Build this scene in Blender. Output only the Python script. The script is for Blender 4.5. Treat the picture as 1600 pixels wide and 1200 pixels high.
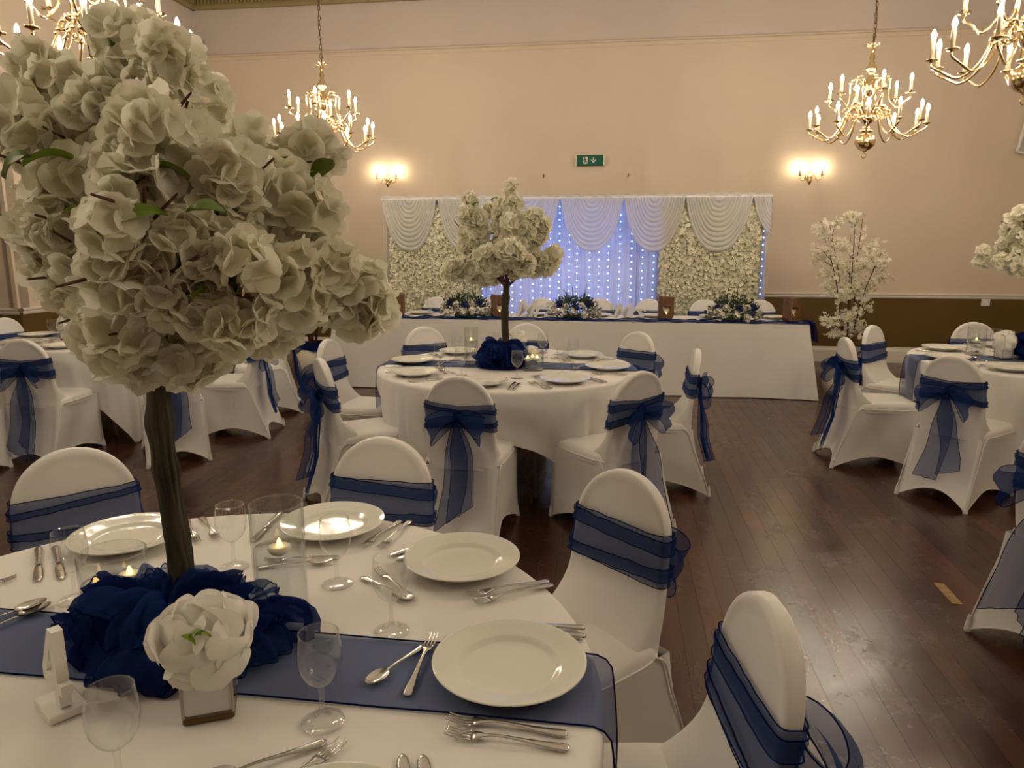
import bpy, math, random
from math import sin, cos, pi, sqrt, radians, atan2, exp
from mathutils import Vector, Matrix, Euler, noise

for o in list(bpy.data.objects): bpy.data.objects.remove(o)
scene = bpy.context.scene
COL = scene.collection

# ---------------------------------------------------------------- camera, world, exposure
cam_d = bpy.data.cameras.new('camera'); cam = bpy.data.objects.new('camera', cam_d); COL.objects.link(cam)
cam.location = (0, 0, 1.55); cam.rotation_euler = (radians(90 - 11.0), 0, 0)
cam_d.sensor_width = 36; cam_d.lens = 36 * 1130 / 1600; cam_d.clip_start = .05
scene.camera = cam
world = bpy.data.worlds.new('world'); scene.world = world; world.use_nodes = True
world.node_tree.nodes['Background'].inputs[0].default_value = (1, .9, .8, 1)
world.node_tree.nodes['Background'].inputs[1].default_value = 0.0
vs = scene.view_settings
vs.view_transform = 'Standard'; vs.look = 'None'; vs.gamma = 1; vs.use_curve_mapping = False
vs.exposure = 0.15
scene.cycles.transparent_max_bounces = 32
BULB = 420.0            # radiance of every candle bulb in the hall
SCONCE = 190.0
LED = 22.0

# ---------------------------------------------------------------- wall-aligned frame (back wall turned 8 degrees)
A8 = radians(8); Y0 = 10.17
def W(u, off, z=0.0):
    """u along the back wall, off metres in front of it"""
    return Vector((u * cos(A8) - off * sin(A8), Y0 - u * sin(A8) - off * cos(A8), z))
ROT = -A8

# ---------------------------------------------------------------- materials
MATS = {}
def nodemat(name):
    m = bpy.data.materials.new(name); m.use_nodes = True
    nt = m.node_tree; nt.nodes.clear()
    out = nt.nodes.new('ShaderNodeOutputMaterial')
    MATS[name] = m
    return m, nt, out
def N(nt, t, **kw):
    n = nt.nodes.new(t)
    for k, v in kw.items():
        if k in n.inputs: n.inputs[k].default_value = v
        else: setattr(n, k, v)
    return n
def rgba(c): return (c[0], c[1], c[2], 1)
def pbr(name, col, rough=.5, metal=0, spec=.5, var=0, scale=8, bump=0, bscale=60, sheen=0, coat=0, stretch=None, sub=None, island=0, objrand=0):
    m, nt, out = nodemat(name)
    b = N(nt, 'ShaderNodeBsdfPrincipled'); nt.links.new(b.outputs[0], out.inputs[0])
    b.inputs['Roughness'].default_value = rough; b.inputs['Metallic'].default_value = metal
    b.inputs['Specular IOR Level'].default_value = spec
    if sheen: b.inputs['Sheen Weight'].default_value = sheen
    if coat: b.inputs['Coat Weight'].default_value = coat
    b.inputs['Base Color'].default_value = rgba(col)
    tc = N(nt, 'ShaderNodeTexCoord'); mp = N(nt, 'ShaderNodeMapping')
    nt.links.new(tc.outputs['Object'], mp.inputs[0])
    if stretch: mp.inputs['Scale'].default_value = stretch
    fac = None
    if var:
        nz = N(nt, 'ShaderNodeTexNoise'); nz.inputs['Scale'].default_value = scale; nz.inputs['Detail'].default_value = 6
        nt.links.new(mp.outputs[0], nz.inputs[0]); fac = nz.outputs[0]
    if island:
        g = N(nt, 'ShaderNodeNewGeometry'); fac = g.outputs['Random Per Island']; var = island
    if objrand:
        g = N(nt, 'ShaderNodeObjectInfo'); 
        if fac is None: fac = g.outputs['Random']; var = objrand
        else:
            ad = N(nt, 'ShaderNodeMath', operation='MULTIPLY_ADD'); ad.inputs[1].default_value = objrand
            nt.links.new(g.outputs['Random'], ad.inputs[0]); nt.links.new(fac, ad.inputs[2])
            sb = N(nt, 'ShaderNodeMath', operation='SUBTRACT'); nt.links.new(ad.outputs[0], sb.inputs[0]); sb.inputs[1].default_value = objrand * .5
            fac = sb.outputs[0]
    if fac is not None:
        r = N(nt, 'ShaderNodeValToRGB')
        r.color_ramp.elements[0].position = .25 if not island else 0; r.color_ramp.elements[1].position = .75 if not island else 1
        r.color_ramp.elements[0].color = rgba([max(0, c * (1 - var)) for c in col])
        r.color_ramp.elements[1].color = rgba([min(1, c * (1 + var)) for c in col])
        nt.links.new(fac, r.inputs[0]); nt.links.new(r.outputs[0], b.inputs['Base Color'])
    if bump:
        nz = N(nt, 'ShaderNodeTexNoise'); nz.inputs['Scale'].default_value = bscale; nz.inputs['Detail'].default_value = 5
        nt.links.new(mp.outputs[0], nz.inputs[0])
        bp = N(nt, 'ShaderNodeBump'); bp.inputs['Strength'].default_value = bump; bp.inputs['Distance'].default_value = .01
        nt.links.new(nz.outputs[0], bp.inputs['Height']); nt.links.new(bp.outputs[0], b.inputs['Normal'])
    return m
def emit(name, col, s):
    m, nt, out = nodemat(name)
    e = N(nt, 'ShaderNodeEmission'); e.inputs[0].default_value = rgba(col); e.inputs[1].default_value = s
    nt.links.new(e.outputs[0], out.inputs[0]); return m
def sheer(name, col, fac, tint=(1, 1, 1), transl=.4, island=0):
    """woven see-through cloth: threads (diffuse + translucent) and open gaps"""
    m, nt, out = nodemat(name)
    d = N(nt, 'ShaderNodeBsdfDiffuse'); t = N(nt, 'ShaderNodeBsdfTranslucent'); tr = N(nt, 'ShaderNodeBsdfTransparent')
    d.inputs[0].default_value = rgba(col); t.inputs[0].default_value = rgba(col); tr.inputs[0].default_value = rgba(tint)
    if island:
        g = N(nt, 'ShaderNodeObjectInfo'); r = N(nt, 'ShaderNodeValToRGB')
        r.color_ramp.elements[0].color = rgba([c * (1 - island) for c in col]); r.color_ramp.elements[1].color = rgba([min(1, c * (1 + island * .5)) for c in col])
        nt.links.new(g.outputs['Random'], r.inputs[0])
        nt.links.new(r.outputs[0], d.inputs[0]); nt.links.new(r.outputs[0], t.inputs[0])
    a = N(nt, 'ShaderNodeMixShader'); a.inputs[0].default_value = transl
    nt.links.new(d.outputs[0], a.inputs[1]); nt.links.new(t.outputs[0], a.inputs[2])
    if fac >= 1: nt.links.new(a.outputs[0], out.inputs[0]); return m
    x = N(nt, 'ShaderNodeMixShader'); x.inputs[0].default_value = fac
    nt.links.new(tr.outputs[0], x.inputs[1]); nt.links.new(a.outputs[0], x.inputs[2])
    nt.links.new(x.outputs[0], out.inputs[0]); return m
def thin_glass(name, tint=(.97, .98, .98), ior=1.5, rough=.0, p=5.0):
    m, nt, out = nodemat(name)
    tr = N(nt, 'ShaderNodeBsdfTransparent'); tr.inputs[0].default_value = rgba(tint)
    g = N(nt, 'ShaderNodeBsdfGlossy'); g.inputs['Roughness'].default_value = rough
    # Schlick reflectance of a thin pane, the same from both sides
    lw = N(nt, 'ShaderNodeLayerWeight'); lw.inputs[0].default_value = .5
    pw = N(nt, 'ShaderNodeMath', operation='POWER'); nt.links.new(lw.outputs['Facing'], pw.inputs[0]); pw.inputs[1].default_value = p
    r0 = ((ior - 1) / (ior + 1)) ** 2
    f = N(nt, 'ShaderNodeMath', operation='MULTIPLY_ADD'); nt.links.new(pw.outputs[0], f.inputs[0]); f.inputs[1].default_value = 1 - r0; f.inputs[2].default_value = r0 * 1.4
    x = N(nt, 'ShaderNodeMixShader'); nt.links.new(f.outputs[0], x.inputs[0])
    nt.links.new(tr.outputs[0], x.inputs[1]); nt.links.new(g.outputs[0], x.inputs[2])
    nt.links.new(x.outputs[0], out.inputs[0]); return m

pbr('wall_cream', (.66, .555, .435), .75, var=.04, scale=1.2, bump=.12, bscale=30)
pbr('wall_frieze', (.60, .53, .48), .8, var=.03, scale=1)
pbr('wall_ochre', (.115, .062, .008), .55, var=.06, scale=2, bump=.1, bscale=40)
pbr('ceiling_white', (.74, .70, .64), .85)
pbr('gloss_white', (.72, .66, .58), .35)
pbr('cornice_gold', (.30, .235, .11), .6, var=.08)
pbr('cornice_shadow', (.16, .115, .045), .7)
pbr('door_brown', (.05, .018, .012), .4)
def plank_mat():
    m, nt, out = nodemat('floor_wood')
    b = N(nt, 'ShaderNodeBsdfPrincipled'); nt.links.new(b.outputs[0], out.inputs[0])
    tc = N(nt, 'ShaderNodeTexCoord'); oi = N(nt, 'ShaderNodeObjectInfo')
    mp = N(nt, 'ShaderNodeMapping'); mp.inputs['Scale'].default_value = (30, 1.6, 1)
    ad = N(nt, 'ShaderNodeVectorMath', operation='ADD')
    geo = N(nt, 'ShaderNodeNewGeometry'); vr = N(nt, 'ShaderNodeVectorRotate'); vr.rotation_type = 'Z_AXIS'; vr.inputs['Angle'].default_value = A8
    nt.links.new(geo.outputs['Position'], vr.inputs['Vector'])
    nt.links.new(vr.outputs[0], ad.inputs[0])
    cm = N(nt, 'ShaderNodeCombineXYZ'); ml = N(nt, 'ShaderNodeMath', operation='MULTIPLY'); ml.inputs[1].default_value = 13.0
    isl = N(nt, 'ShaderNodeMath', operation='ADD'); nt.links.new(oi.outputs['Random'], isl.inputs[0]); nt.links.new(geo.outputs['Random Per Island'], isl.inputs[1])
    frc = N(nt, 'ShaderNodeMath', operation='FRACT'); nt.links.new(isl.outputs[0], frc.inputs[0])
    nt.links.new(frc.outputs[0], ml.inputs[0]); nt.links.new(ml.outputs[0], cm.inputs[1]); nt.links.new(cm.outputs[0], ad.inputs[1])
    nt.links.new(ad.outputs[0], mp.inputs[0])
    nz = N(nt, 'ShaderNodeTexNoise'); nz.inputs['Scale'].default_value = 2.2; nz.inputs['Detail'].default_value = 8; nz.inputs['Roughness'].default_value = .65
    nt.links.new(mp.outputs[0], nz.inputs[0])
    mx = N(nt, 'ShaderNodeMath', operation='MULTIPLY_ADD'); mx.inputs[1].default_value = .75
    nt.links.new(frc.outputs[0], mx.inputs[0])
    m2 = N(nt, 'ShaderNodeMath', operation='MULTIPLY'); m2.inputs[1].default_value = .55; nt.links.new(nz.outputs[0], m2.inputs[0]); nt.links.new(m2.outputs[0], mx.inputs[2])
    r = N(nt, 'ShaderNodeValToRGB'); e = r.color_ramp.elements
    e[0].position = .1; e[0].color = (.036, .0115, .0065, 1); e[1].position = 1.15 if False else 1.0; e[1].color = (.090, .033, .017, 1)
    k = e.new(.6); k.color = (.058, .0205, .011, 1)
    nt.links.new(mx.outputs[0], r.inputs[0]); nt.links.new(r.outputs[0], b.inputs['Base Color'])
    # worn patches change the polish
    wz = N(nt, 'ShaderNodeTexNoise'); wz.inputs['Scale'].default_value = 2.6; wz.inputs['Detail'].default_value = 12; wz.inputs['Roughness'].default_value = .78
    nt.links.new(vr.outputs[0], wz.inputs[0])
    mr = N(nt, 'ShaderNodeMapRange'); mr.inputs[1].default_value = .3; mr.inputs[2].default_value = .7; mr.inputs[3].default_value = .15; mr.inputs[4].default_value = .34
    nt.links.new(wz.outputs[0], mr.inputs[0]); nt.links.new(mr.outputs[0], b.inputs['Roughness'])
    b.inputs['Specular IOR Level'].default_value = .62
    sz = N(nt, 'ShaderNodeTexNoise'); sz.inputs['Scale'].default_value = 26; sz.inputs['Detail'].default_value = 6
    nt.links.new(vr.outputs[0], sz.inputs[0])
    ad2 = N(nt, 'ShaderNodeMath', operation='ADD'); nt.links.new(sz.outputs[0], ad2.inputs[0]); nt.links.new(nz.outputs[0], ad2.inputs[1])
    bp = N(nt, 'ShaderNodeBump'); bp.inputs['Strength'].default_value = .22; bp.inputs['Distance'].default_value = .0016
    nt.links.new(ad2.outputs[0], bp.inputs['Height']); nt.links.new(bp.outputs[0], b.inputs['Normal'])
plank_mat()
pbr('floor_gap', (.020, .009, .006), .8)
pbr('tape_ochre', (.28, .17, .05), .6, var=.5, scale=40)
pbr('spandex', (.76, .735, .70), .55, sheen=.2, bump=.02, bscale=300)
pbr('cloth_white', (.76, .735, .70), .8, bump=.05, bscale=14)
pbr('drape_white', (.74, .72, .70), .8)
sheer('organza', (.020, .052, .205), .53, (.84, .89, .99))
sheer('organza_hem', (.006, .014, .08), .92)
sheer('organza_dense', (.012, .025, .14), .74, (.7, .76, .95))
sheer('voile', (.80, .78, .78), .42, transl=.5)
sheer('swag_cloth', (.80, .78, .75), 1.0, transl=.45)
pbr('porcelain', (.74, .74, .66), .12, coat=.3)
pbr('steel', (.62, .60, .57), .16, metal=1)
pbr('brass', (.80, .62, .33), .17, metal=1)
pbr('chain_dark', (.14, .085, .035), .4, metal=.8)
pbr('ivory', (.45, .38, .26), .5)
emit('bulb', (1, .85, .66), BULB)
emit('sconce_bulb', (1, .78, .50), SCONCE)
emit('led_blue', (.10, .26, 1), LED)
emit('tealight', (1, .62, .16), 5)
thin_glass('glass', (.985, .99, .985), 1.62, p=3.6)
thin_glass('glass_thick', (.968, .978, .974), 1.55)
thin_glass('water', (.975, .985, .985), 1.33)
pbr('candle_wax', (.82, .79, .68), .45)
pbr('mirror_silver', (.8, .8, .8), .06, metal=1)
pbr('white_wood', (.82, .80, .76), .6, var=.06, scale=12)
pbr('bark', (.048, .044, .024), .9, var=.7, scale=9, bump=1.0, bscale=22, stretch=(3.5, 3.5, .5))
pbr('branch_red', (.085, .022, .014), .6, var=.4, scale=20)
sheer('petal', (.93, .905, .78), 1.0, transl=.48, island=.05)
sheer('petal_white', (.92, .90, .85), 1.0, transl=.38)
sheer('petal_small', (.92, .88, .75), 1.0, transl=.4)
pbr('petal_wall', (.76, .72, .55), .9, island=.26)
pbr('wall_moss', (.36, .35, .22), .95)
pbr('leaf_green', (.17, .27, .02), .45, objrand=.4)
pbr('foliage_dark', (.030, .055, .022), .6, island=.6)
pbr('rose_white', (.76, .73, .64), .7)
pbr('rose_blue', (.012, .025, .16), .7)
pbr('wood_log', (.15, .072, .032), .6, var=.55, scale=7, stretch=(6, 6, .7))
pbr('heart_white', (.85, .80, .70), .5)
pbr('pot_white', (.70, .65, .55), .35)
pbr('exit_green', (.0, .10, .055), .3)
pbr('plastic_white', (.75, .73, .70), .4)
pbr('plastic_grey', (.38, .34, .30), .5)
pbr('table_dark', (.05, .035, .02), .6)
pbr('picture_grey', (.45, .43, .42), .3)
pbr('soil', (.03, .02, .012), .95)
pbr('candle_grey', (.45, .45, .43), .5)

# ---------------------------------------------------------------- mesh helpers
class MB:
    def __init__(s): s.v = []; s.f = []
    def add(s, vs_, fs_):
        o = len(s.v); s.v += [tuple(p) for p in vs_]; s.f += [tuple(i + o for i in f) for f in fs_]; return s
    def grid(s, fn, nu, nv, cu=False, cv=False):
        vs_ = []; 
        for j in range(nv if cv else nv + 1):
            for i in range(nu if cu else nu + 1): vs_.append(fn(i / nu, j / nv))
        w = nu if cu else nu + 1; h = nv if cv else nv + 1
        fs_ = []
        for j in range(nv):
            for i in range(nu):
                i2 = (i + 1) % w; j2 = (j + 1) % h
                fs_.append((j * w + i, j * w + i2, j2 * w + i2, j2 * w + i))
        return s.add(vs_, fs_)
    def lathe(s, prof, n=32, c=(0, 0, 0)):
        k = len(prof)
        def fn(u, v):
            r, z = prof[round(v * (k - 1))]; a = 2 * pi * u
            return (c[0] + r * cos(a), c[1] + r * sin(a), c[2] + z)
        return s.grid(fn, n, k - 1, cu=True)
    def tube(s, pts, r, n=8, closed=False, caps=True, twist=None):
        pts = [Vector(p) for p in pts]; m = len(pts)
        rr = r if isinstance(r, (list, tuple)) else [r] * m
        vs_ = []; up = None
        for i, p in enumerate(pts):
            if closed: t = pts[(i + 1) % m] - pts[i - 1]
            else: t = pts[min(i + 1, m - 1)] - pts[max(i - 1, 0)]
            if t.length < 1e-9: t = Vector((0, 0, 1))
            t.normalize()
            if up is None:
                up = Vector((0, 0, 1)) if abs(t.z) < .9 else Vector((1, 0, 0))
            x = up - t * up.dot(t)
            if x.length < 1e-6: x = t.orthogonal()
            x.normalize(); y = t.cross(x); up = x
            for k in range(n):
                a = 2 * pi * k / n
                vs_.append(p + (x * cos(a) + y * sin(a)) * rr[i])
        fs_ = []
        for i in range(m if closed else m - 1):
            i2 = (i + 1) % m
            for k in range(n):
                k2 = (k + 1) % n
                fs_.append((i * n + k, i * n + k2, i2 * n + k2, i2 * n + k))
        if caps and not closed:
            fs_.append(tuple(range(n - 1, -1, -1))); fs_.append(tuple((m - 1) * n + k for k in range(n)))
        return s.add(vs_, fs_)
    def box(s, c, d, rz=0, mat=None):
        x, y, z = d[0] / 2, d[1] / 2, d[2] / 2
        R = Matrix.Rotation(rz, 3, 'Z') if mat is None else mat
        vs_ = [Vector(c) + R @ Vector((a * x, b * y, e * z)) for a in (-1, 1) for b in (-1, 1) for e in (-1, 1)]
        return s.add(vs_, [(0, 1, 3, 2), (4, 6, 7, 5), (0, 4, 5, 1), (2, 3, 7, 6), (0, 2, 6, 4), (1, 5, 7, 3)])
    def cbox(s, c, d, b=.004, rz=0):
        """box with chamfered edges"""
        x, y, z = d[0] / 2, d[1] / 2, d[2] / 2; b = min(b, x * .9, y * .9, z * .9)
        lev = [(z * -1, b), (-z + b, 0), (z - b, 0), (z, b)]
        R = Matrix.Rotation(rz, 3, 'Z'); vs_ = []
        for zz, i in lev:
            X, Y = x - i, y - i; q = b if i == 0 else b * .4
            for px, py in ((-X + q, -Y), (X - q, -Y), (X, -Y + q), (X, Y - q), (X - q, Y), (-X + q, Y), (-X, Y - q), (-X, -Y + q)):
                vs_.append(Vector(c) + R @ Vector((px, py, zz)))
        fs_ = [tuple(range(7, -1, -1)), tuple(range(24, 32))]
        for l in range(3):
            for k in range(8):
                k2 = (k + 1) % 8; fs_.append((l * 8 + k, l * 8 + k2, l * 8 + 8 + k2, l * 8 + 8 + k))
        return s.add(vs_, fs_)
    def prism(s, outl, fn0, fn1):
        n = len(outl); vs_ = [fn0(*p) for p in outl] + [fn1(*p) for p in outl]
        fs_ = [tuple(range(n - 1, -1, -1)), tuple(range(n, 2 * n))] + [(i, (i + 1) % n, n + (i + 1) % n, n + i) for i in range(n)]
        return s.add(vs_, fs_)
    def xf(s, M):
        s.v = [tuple(M @ Vector(p)) for p in s.v]; return s
    def mesh(s, name, mat, smooth=True):
        me = bpy.data.meshes.new(name); me.from_pydata(s.v, [], s.f); me.update()
        if mat: me.materials.append(MATS[mat])
        if smooth:
            me.polygons.foreach_set('use_smooth', [True] * len(me.polygons))
            if smooth == 'auto':
                try: me.set_sharp_from_angle(angle=radians(38))
                except Exception: pass
        return me
    def obj(s, name, mat, parent=None, smooth=True, loc=None, rz=0):
        return put(s.mesh(name, mat, smooth), name, parent, loc, (0, 0, rz))
def put(me, name, parent=None, loc=None, rot=None, scale=None):
    o = bpy.data.objects.new(name, me); COL.objects.link(o)
    if parent: o.parent = parent
    if loc is not None: o.location = loc
    if rot is not None: o.rotation_euler = rot
    if scale is not None: o.scale = (scale,) * 3 if isinstance(scale, (int, float)) else scale
    return o
def tag(o, label=None, cat=None, group=None, kind=None):
    if label: o['label'] = label
    if cat: o['category'] = cat
    if group: o['group'] = group
    if kind: o['kind'] = kind
    return o
def thing(name, label, cat, loc=(0, 0, 0), rz=0, group=None):
    o = bpy.data.objects.new(name, None); COL.objects.link(o); o.empty_display_size = .05
    o.location = loc; o.rotation_euler = (0, 0, rz)
    return tag(o, label, cat, group)
def struct(o, label=None): return tag(o, label, None, None, 'structure')
def face(dx, dy): return atan2(-dx, dy)
def sgn(a): return -1 if a < 0 else 1
def bez(p, n):
    """Catmull-Rom through points"""
    p = [Vector(q) for q in p]; out = []
    q = [p[0] * 2 - p[1]] + p + [p[-1] * 2 - p[-2]]
    for i in range(1, len(q) - 2):
        for k in range(n):
            t = k / n; a, b, c, d = q[i - 1], q[i], q[i + 1], q[i + 2]
            out.append(.5 * ((2 * b) + (c - a) * t + (2 * a - 5 * b + 4 * c - d) * t * t + (3 * b - a - 3 * c + d) * t ** 3))
    out.append(p[-1]); return out
def sm(a, b, x):
    t = min(1, max(0, (x - a) / (b - a))); return t * t * (3 - 2 * t)
def nz(x, y=0, z=0): return noise.noise(Vector((x, y, z)))

# ================================================================ THE HALL
UL, UR, UL2, OR_ = -4.46, 7.4, -7.2, 15.2      # corner, right wall, wider left wall, rear wall (off)
OC = 3.58                                      # where the left wall steps outward
ZC = 5.0
def wallseg(name, a, b, nrm, label, z1=ZC):
    """straight wall from a to b (u, off); nrm = unit normal into the room (u, off)"""
    L = sqrt((b[0] - a[0]) ** 2 + (b[1] - a[1]) ** 2); d = ((b[0] - a[0]) / L, (b[1] - a[1]) / L)
    def P(t, n, z): return W(a[0] + d[0] * t + nrm[0] * n, a[1] + d[1] * t + nrm[1] * n, z)
    def slab(t0, t1, n0, n1, z0, z1_, mb=None):
        mb = mb or MB()
        vs_ = [P(t, n, z) for t in (t0, t1) for n in (n0, n1) for z in (z0, z1_)]
        return mb.add(vs_, [(0, 1, 3, 2), (4, 6, 7, 5), (0, 4, 5, 1), (2, 3, 7, 6), (0, 2, 6, 4), (1, 5, 7, 3)])
    def strip(prof, e=0):
        mb = MB(); k = len(prof)
        return mb.prism([(0, 0)], lambda *q: (0, 0, 0), lambda *q: (0, 0, 0)) if False else mb.add(
            [P(-e, n, z) for n, z in prof] + [P(L + e, n, z) for n, z in prof],
            [(i, i + 1, k + i + 1, k + i) for i in range(k - 1)])
    w = slab(-.0, L, -.12, 0, -.1, z1).obj(name, 'wall_cream', smooth=False); struct(w, label)
    slab(0, L, 0, .006, .15, .86).obj('dado_panel', 'wall_ochre', w, False)
    slab(0, L, 0, .004, 4.09, z1).obj('frieze', 'wall_frieze', w, False)
    return w, P, slab, strip, L
TR = [0]
def trims(strip, side, corn=True, P=None, L=0, cside=''):
    bb = strip([(0, .0), (.024, .0), (.024, .15), (.018, .172), (.012, .19), (.010, .203), (0, .203)]).obj('baseboard_' + side, 'gloss_white', smooth=False); struct(bb, 'deep cream skirting board')
    TR[0] += 1; struct(strip([(0, .846), (.014, .848), (.022, .862), (.022, .885), (.032, .893), (.032, .906), (.02, .913), (0, .913)]).obj('trim_%d' % TR[0], 'gloss_white', smooth=False), 'cream dado rail above the ochre panel')
    TR[0] += 1; struct(strip([(0, 4.04), (.012, 4.042), (.018, 4.06), (.018, 4.085), (.05, 4.09), (.05, 4.107), (0, 4.107)]).obj('trim_%d' % TR[0], 'wall_cream', smooth=False), 'moulded picture rail below the frieze')
    TR[0] += 1; c = strip([(0, 4.70), (.05, 4.70), (.06, 4.73), (.06, 4.84), (.16, 4.86), (.18, 4.93), (.22, 5.0)]).obj('trim_%d' % TR[0], 'cornice_gold', smooth=False); struct(c, 'gilded dentil cornice under the ceiling')
    mb = MB(); t = .03
    while t < L:
        vs_ = [P(tt, n, z) for tt in (t, t + .028) for n in (.055, .10) for z in (4.755, 4.86)]
        mb.add(vs_, [(0, 1, 3, 2), (4, 6, 7, 5), (0, 4, 5, 1), (2, 3, 7, 6), (0, 2, 6, 4), (1, 5, 7, 3)]); t += .052
    d = mb.obj('dentil_row', 'cornice_gold', c, False); d['kind'] = 'stuff'
    return c
wb, Pb, slab, strip, L = wallseg('wall_back', (UL, 0), (UR, 0), (0, 1), 'cream back wall with ochre dado'); trims(strip, 'back', P=Pb, L=L)
wl, P_, slab, strip, L = wallseg('wall_left', (UL, OC), (UL, 0), (1, 0), 'cream side wall behind the large blossom tree'); trims(strip, 'left', P=P_, L=L)
w2, P2, slab2, strip, L = wallseg('wall_left_return', (UL2, OC), (UL, OC), (0, 1), 'wall stepping outward at the far left edge'); trims(strip, 'left_return', P=P2, L=L)
for t in (L - .33, L - .045):
    slab2(t, t + .045, 0, .03, .913, 4.04).obj('pilaster_strip', 'wall_cream', w2, False)
wallseg('wall_left_outer', (UL2, OR_), (UL2, OC), (1, 0), 'outer side wall of the hall')
wallseg('wall_right', (UR, 0), (UR, OR_), (-1, 0), 'right side wall of the hall')
wallseg('wall_rear', (UR, OR_), (UL2, OR_), (0, -1), 'rear wall of the hall')
cl = MB().box((0, 0, 0), (UR - UL2 + .6, OR_ + .6, .1)).obj('ceiling', 'ceiling_white', smooth=False, loc=W((UR + UL2) / 2, OR_ / 2, ZC + .05), rz=ROT); struct(cl, 'plain pale ceiling')
fl = MB().box((0, 0, 0), (UR - UL2 + .6, OR_ + .6, .1)).obj('floor', 'floor_gap', smooth=False, loc=W((UR + UL2) / 2, OR_ / 2, -.062), rz=ROT); struct(fl, 'dark polished timber board floor')
def planks():
    rnd = random.Random(5); PW = .092; allp = []
    fu, fo = (UR + UL2) / 2, OR_ / 2
    u = UL2
    while u < UR:
        o = -rnd.random() * 2.4
        while o < OR_:
            l = rnd.uniform(1.6, 3.4); a, b = max(0, o), min(OR_, o + l)
            if b > a + .05: allp.append((u, a, b))
            o += l
        u += PW
    def vis(p):
        best = 0
        for k in range(6):
            w = W(p[0] + PW / 2, p[1] + (p[2] - p[1]) * k / 5)
            if w.y < 1.2: continue
            x = w.x / w.y
            if abs(x) < .74: best = max(best, 1 / (w.y ** 2 + w.x ** 2))
        if W(p[0], (p[1] + p[2]) / 2).x < -.6: best *= .35
        return best
    allp.sort(key=vis, reverse=True)
    base = MB().box((0, 0, -.006), (PW - .0012, 1, .012)).mesh('plank', 'floor_wood', False)
    inv = fl.matrix_basis.inverted()
    rest = MB()
    for i, (u, a, b) in enumerate(allp):
        lc = Vector((u + PW / 2 - fu, -((a + b) / 2 - fo), .062))
        if i < 300:
            p = put(base, 'plank', fl, lc, None, (1, b - a - .0012, 1))
        else: rest.box(lc + Vector((0, 0, -.006)), (PW - .0012, b - a - .0012, .012))
    r = rest.obj('plank_field', 'floor_wood', fl, False); r['kind'] = 'stuff'
planks()
tp = MB().cbox((0, 0, .0012), (.045, .20, .002), .0006).obj('floor_patch', 'tape_ochre', smooth=False, loc=(1.965, 3.02, .0003), rz=ROT - .02)
tag(tp, 'worn yellow patch on the dark floorboards near the right edge', 'patch')

# door behind the backdrop: only its head shows above the drape
dr = bpy.data.objects.new('door_1', None); COL.objects.link(dr); dr.location = W(1.02, .0, 0); dr.rotation_euler = (0, 0, ROT); struct(dr, 'dark brown double door behind the backdrop')
MB().box((0, -.03, 2.15), (1.70, .06, .07)).obj('door_head', 'door_brown', dr, False)
for s_ in (-1, 1):
    MB().box((s_ * .815, -.03, 1.06), (.07, .06, 2.12)).obj('door_jamb', 'door_brown', dr, False)
    lf = MB().box((s_ * .39, -.02, 1.06), (.775, .03, 2.11)).obj('door_leaf', 'door_brown', dr, False)
    for zz, hh in ((.55, .75), (1.5, .9)): MB().cbox((s_ * .39, -.037, zz), (.55, .012, hh), .006).obj('door_panel', 'door_brown', lf, False)

# exit sign
ex = thing('exit_sign', 'green and white exit sign with running man and down arrow on the wall', 'sign', W(1.05, .03, 2.63), ROT)
MB().cbox((0, .0, 0), (.37, .06, .135), .008).obj('case', 'exit_green', ex, False)
for s_ in (-1, 1): MB().cbox((s_ * .183, -.003, 0), (.014, .066, .138), .004).obj('end_cap', 'plastic_white', ex, False)
pic = MB(); Fy = -.0335
def flat(pts, y=Fy): pic.add([(x, y, z) for x, z in pts], [tuple(range(len(pts)))])
flat([(-.088, -.045), (-.028, -.045), (-.028, .045), (-.088, .045)])
pm = pic.obj('pictogram_door', 'plastic_white', ex, False)
pic = MB()                                                       # the running figure in green on the white doorway
k = [(-.066 + .009 * cos(a * pi / 5), .031 + .009 * sin(a * pi / 5)) for a in range(10)]; flat(k, Fy - .0006)
for q in ([(-.072, .02), (-.056, .022), (-.05, -.008), (-.066, -.010)], [(-.066, -.006), (-.052, -.006), (-.036, -.022), (-.042, -.030)], [(-.042, -.022), (-.036, -.022), (-.034, -.042), (-.041, -.042)],
          [(-.066, -.006), (-.056, -.010), (-.064, -.030), (-.072, -.026)], [(-.072, -.026), (-.064, -.030), (-.080, -.042), (-.086, -.036)], [(-.058, .018), (-.054, .012), (-.036, .006), (-.038, .012)], [(-.070, .018), (-.066, .012), (-.084, -.004), (-.087, .002)]): flat(q, Fy - .0006)
pic.obj('pictogram_runner', 'exit_green', ex, False)
pic = MB()
flat([(.040, -.004), (.040, .040), (.052, .040), (.052, -.004)]); flat([(.046, -.036), (.080, .002), (.070, .010), (.046, -.018)]); flat([(.046, -.036), (.046, -.018), (.022, .010), (.012, .002)])
pic.obj('pictogram_arrow', 'plastic_white', ex, False)

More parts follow.
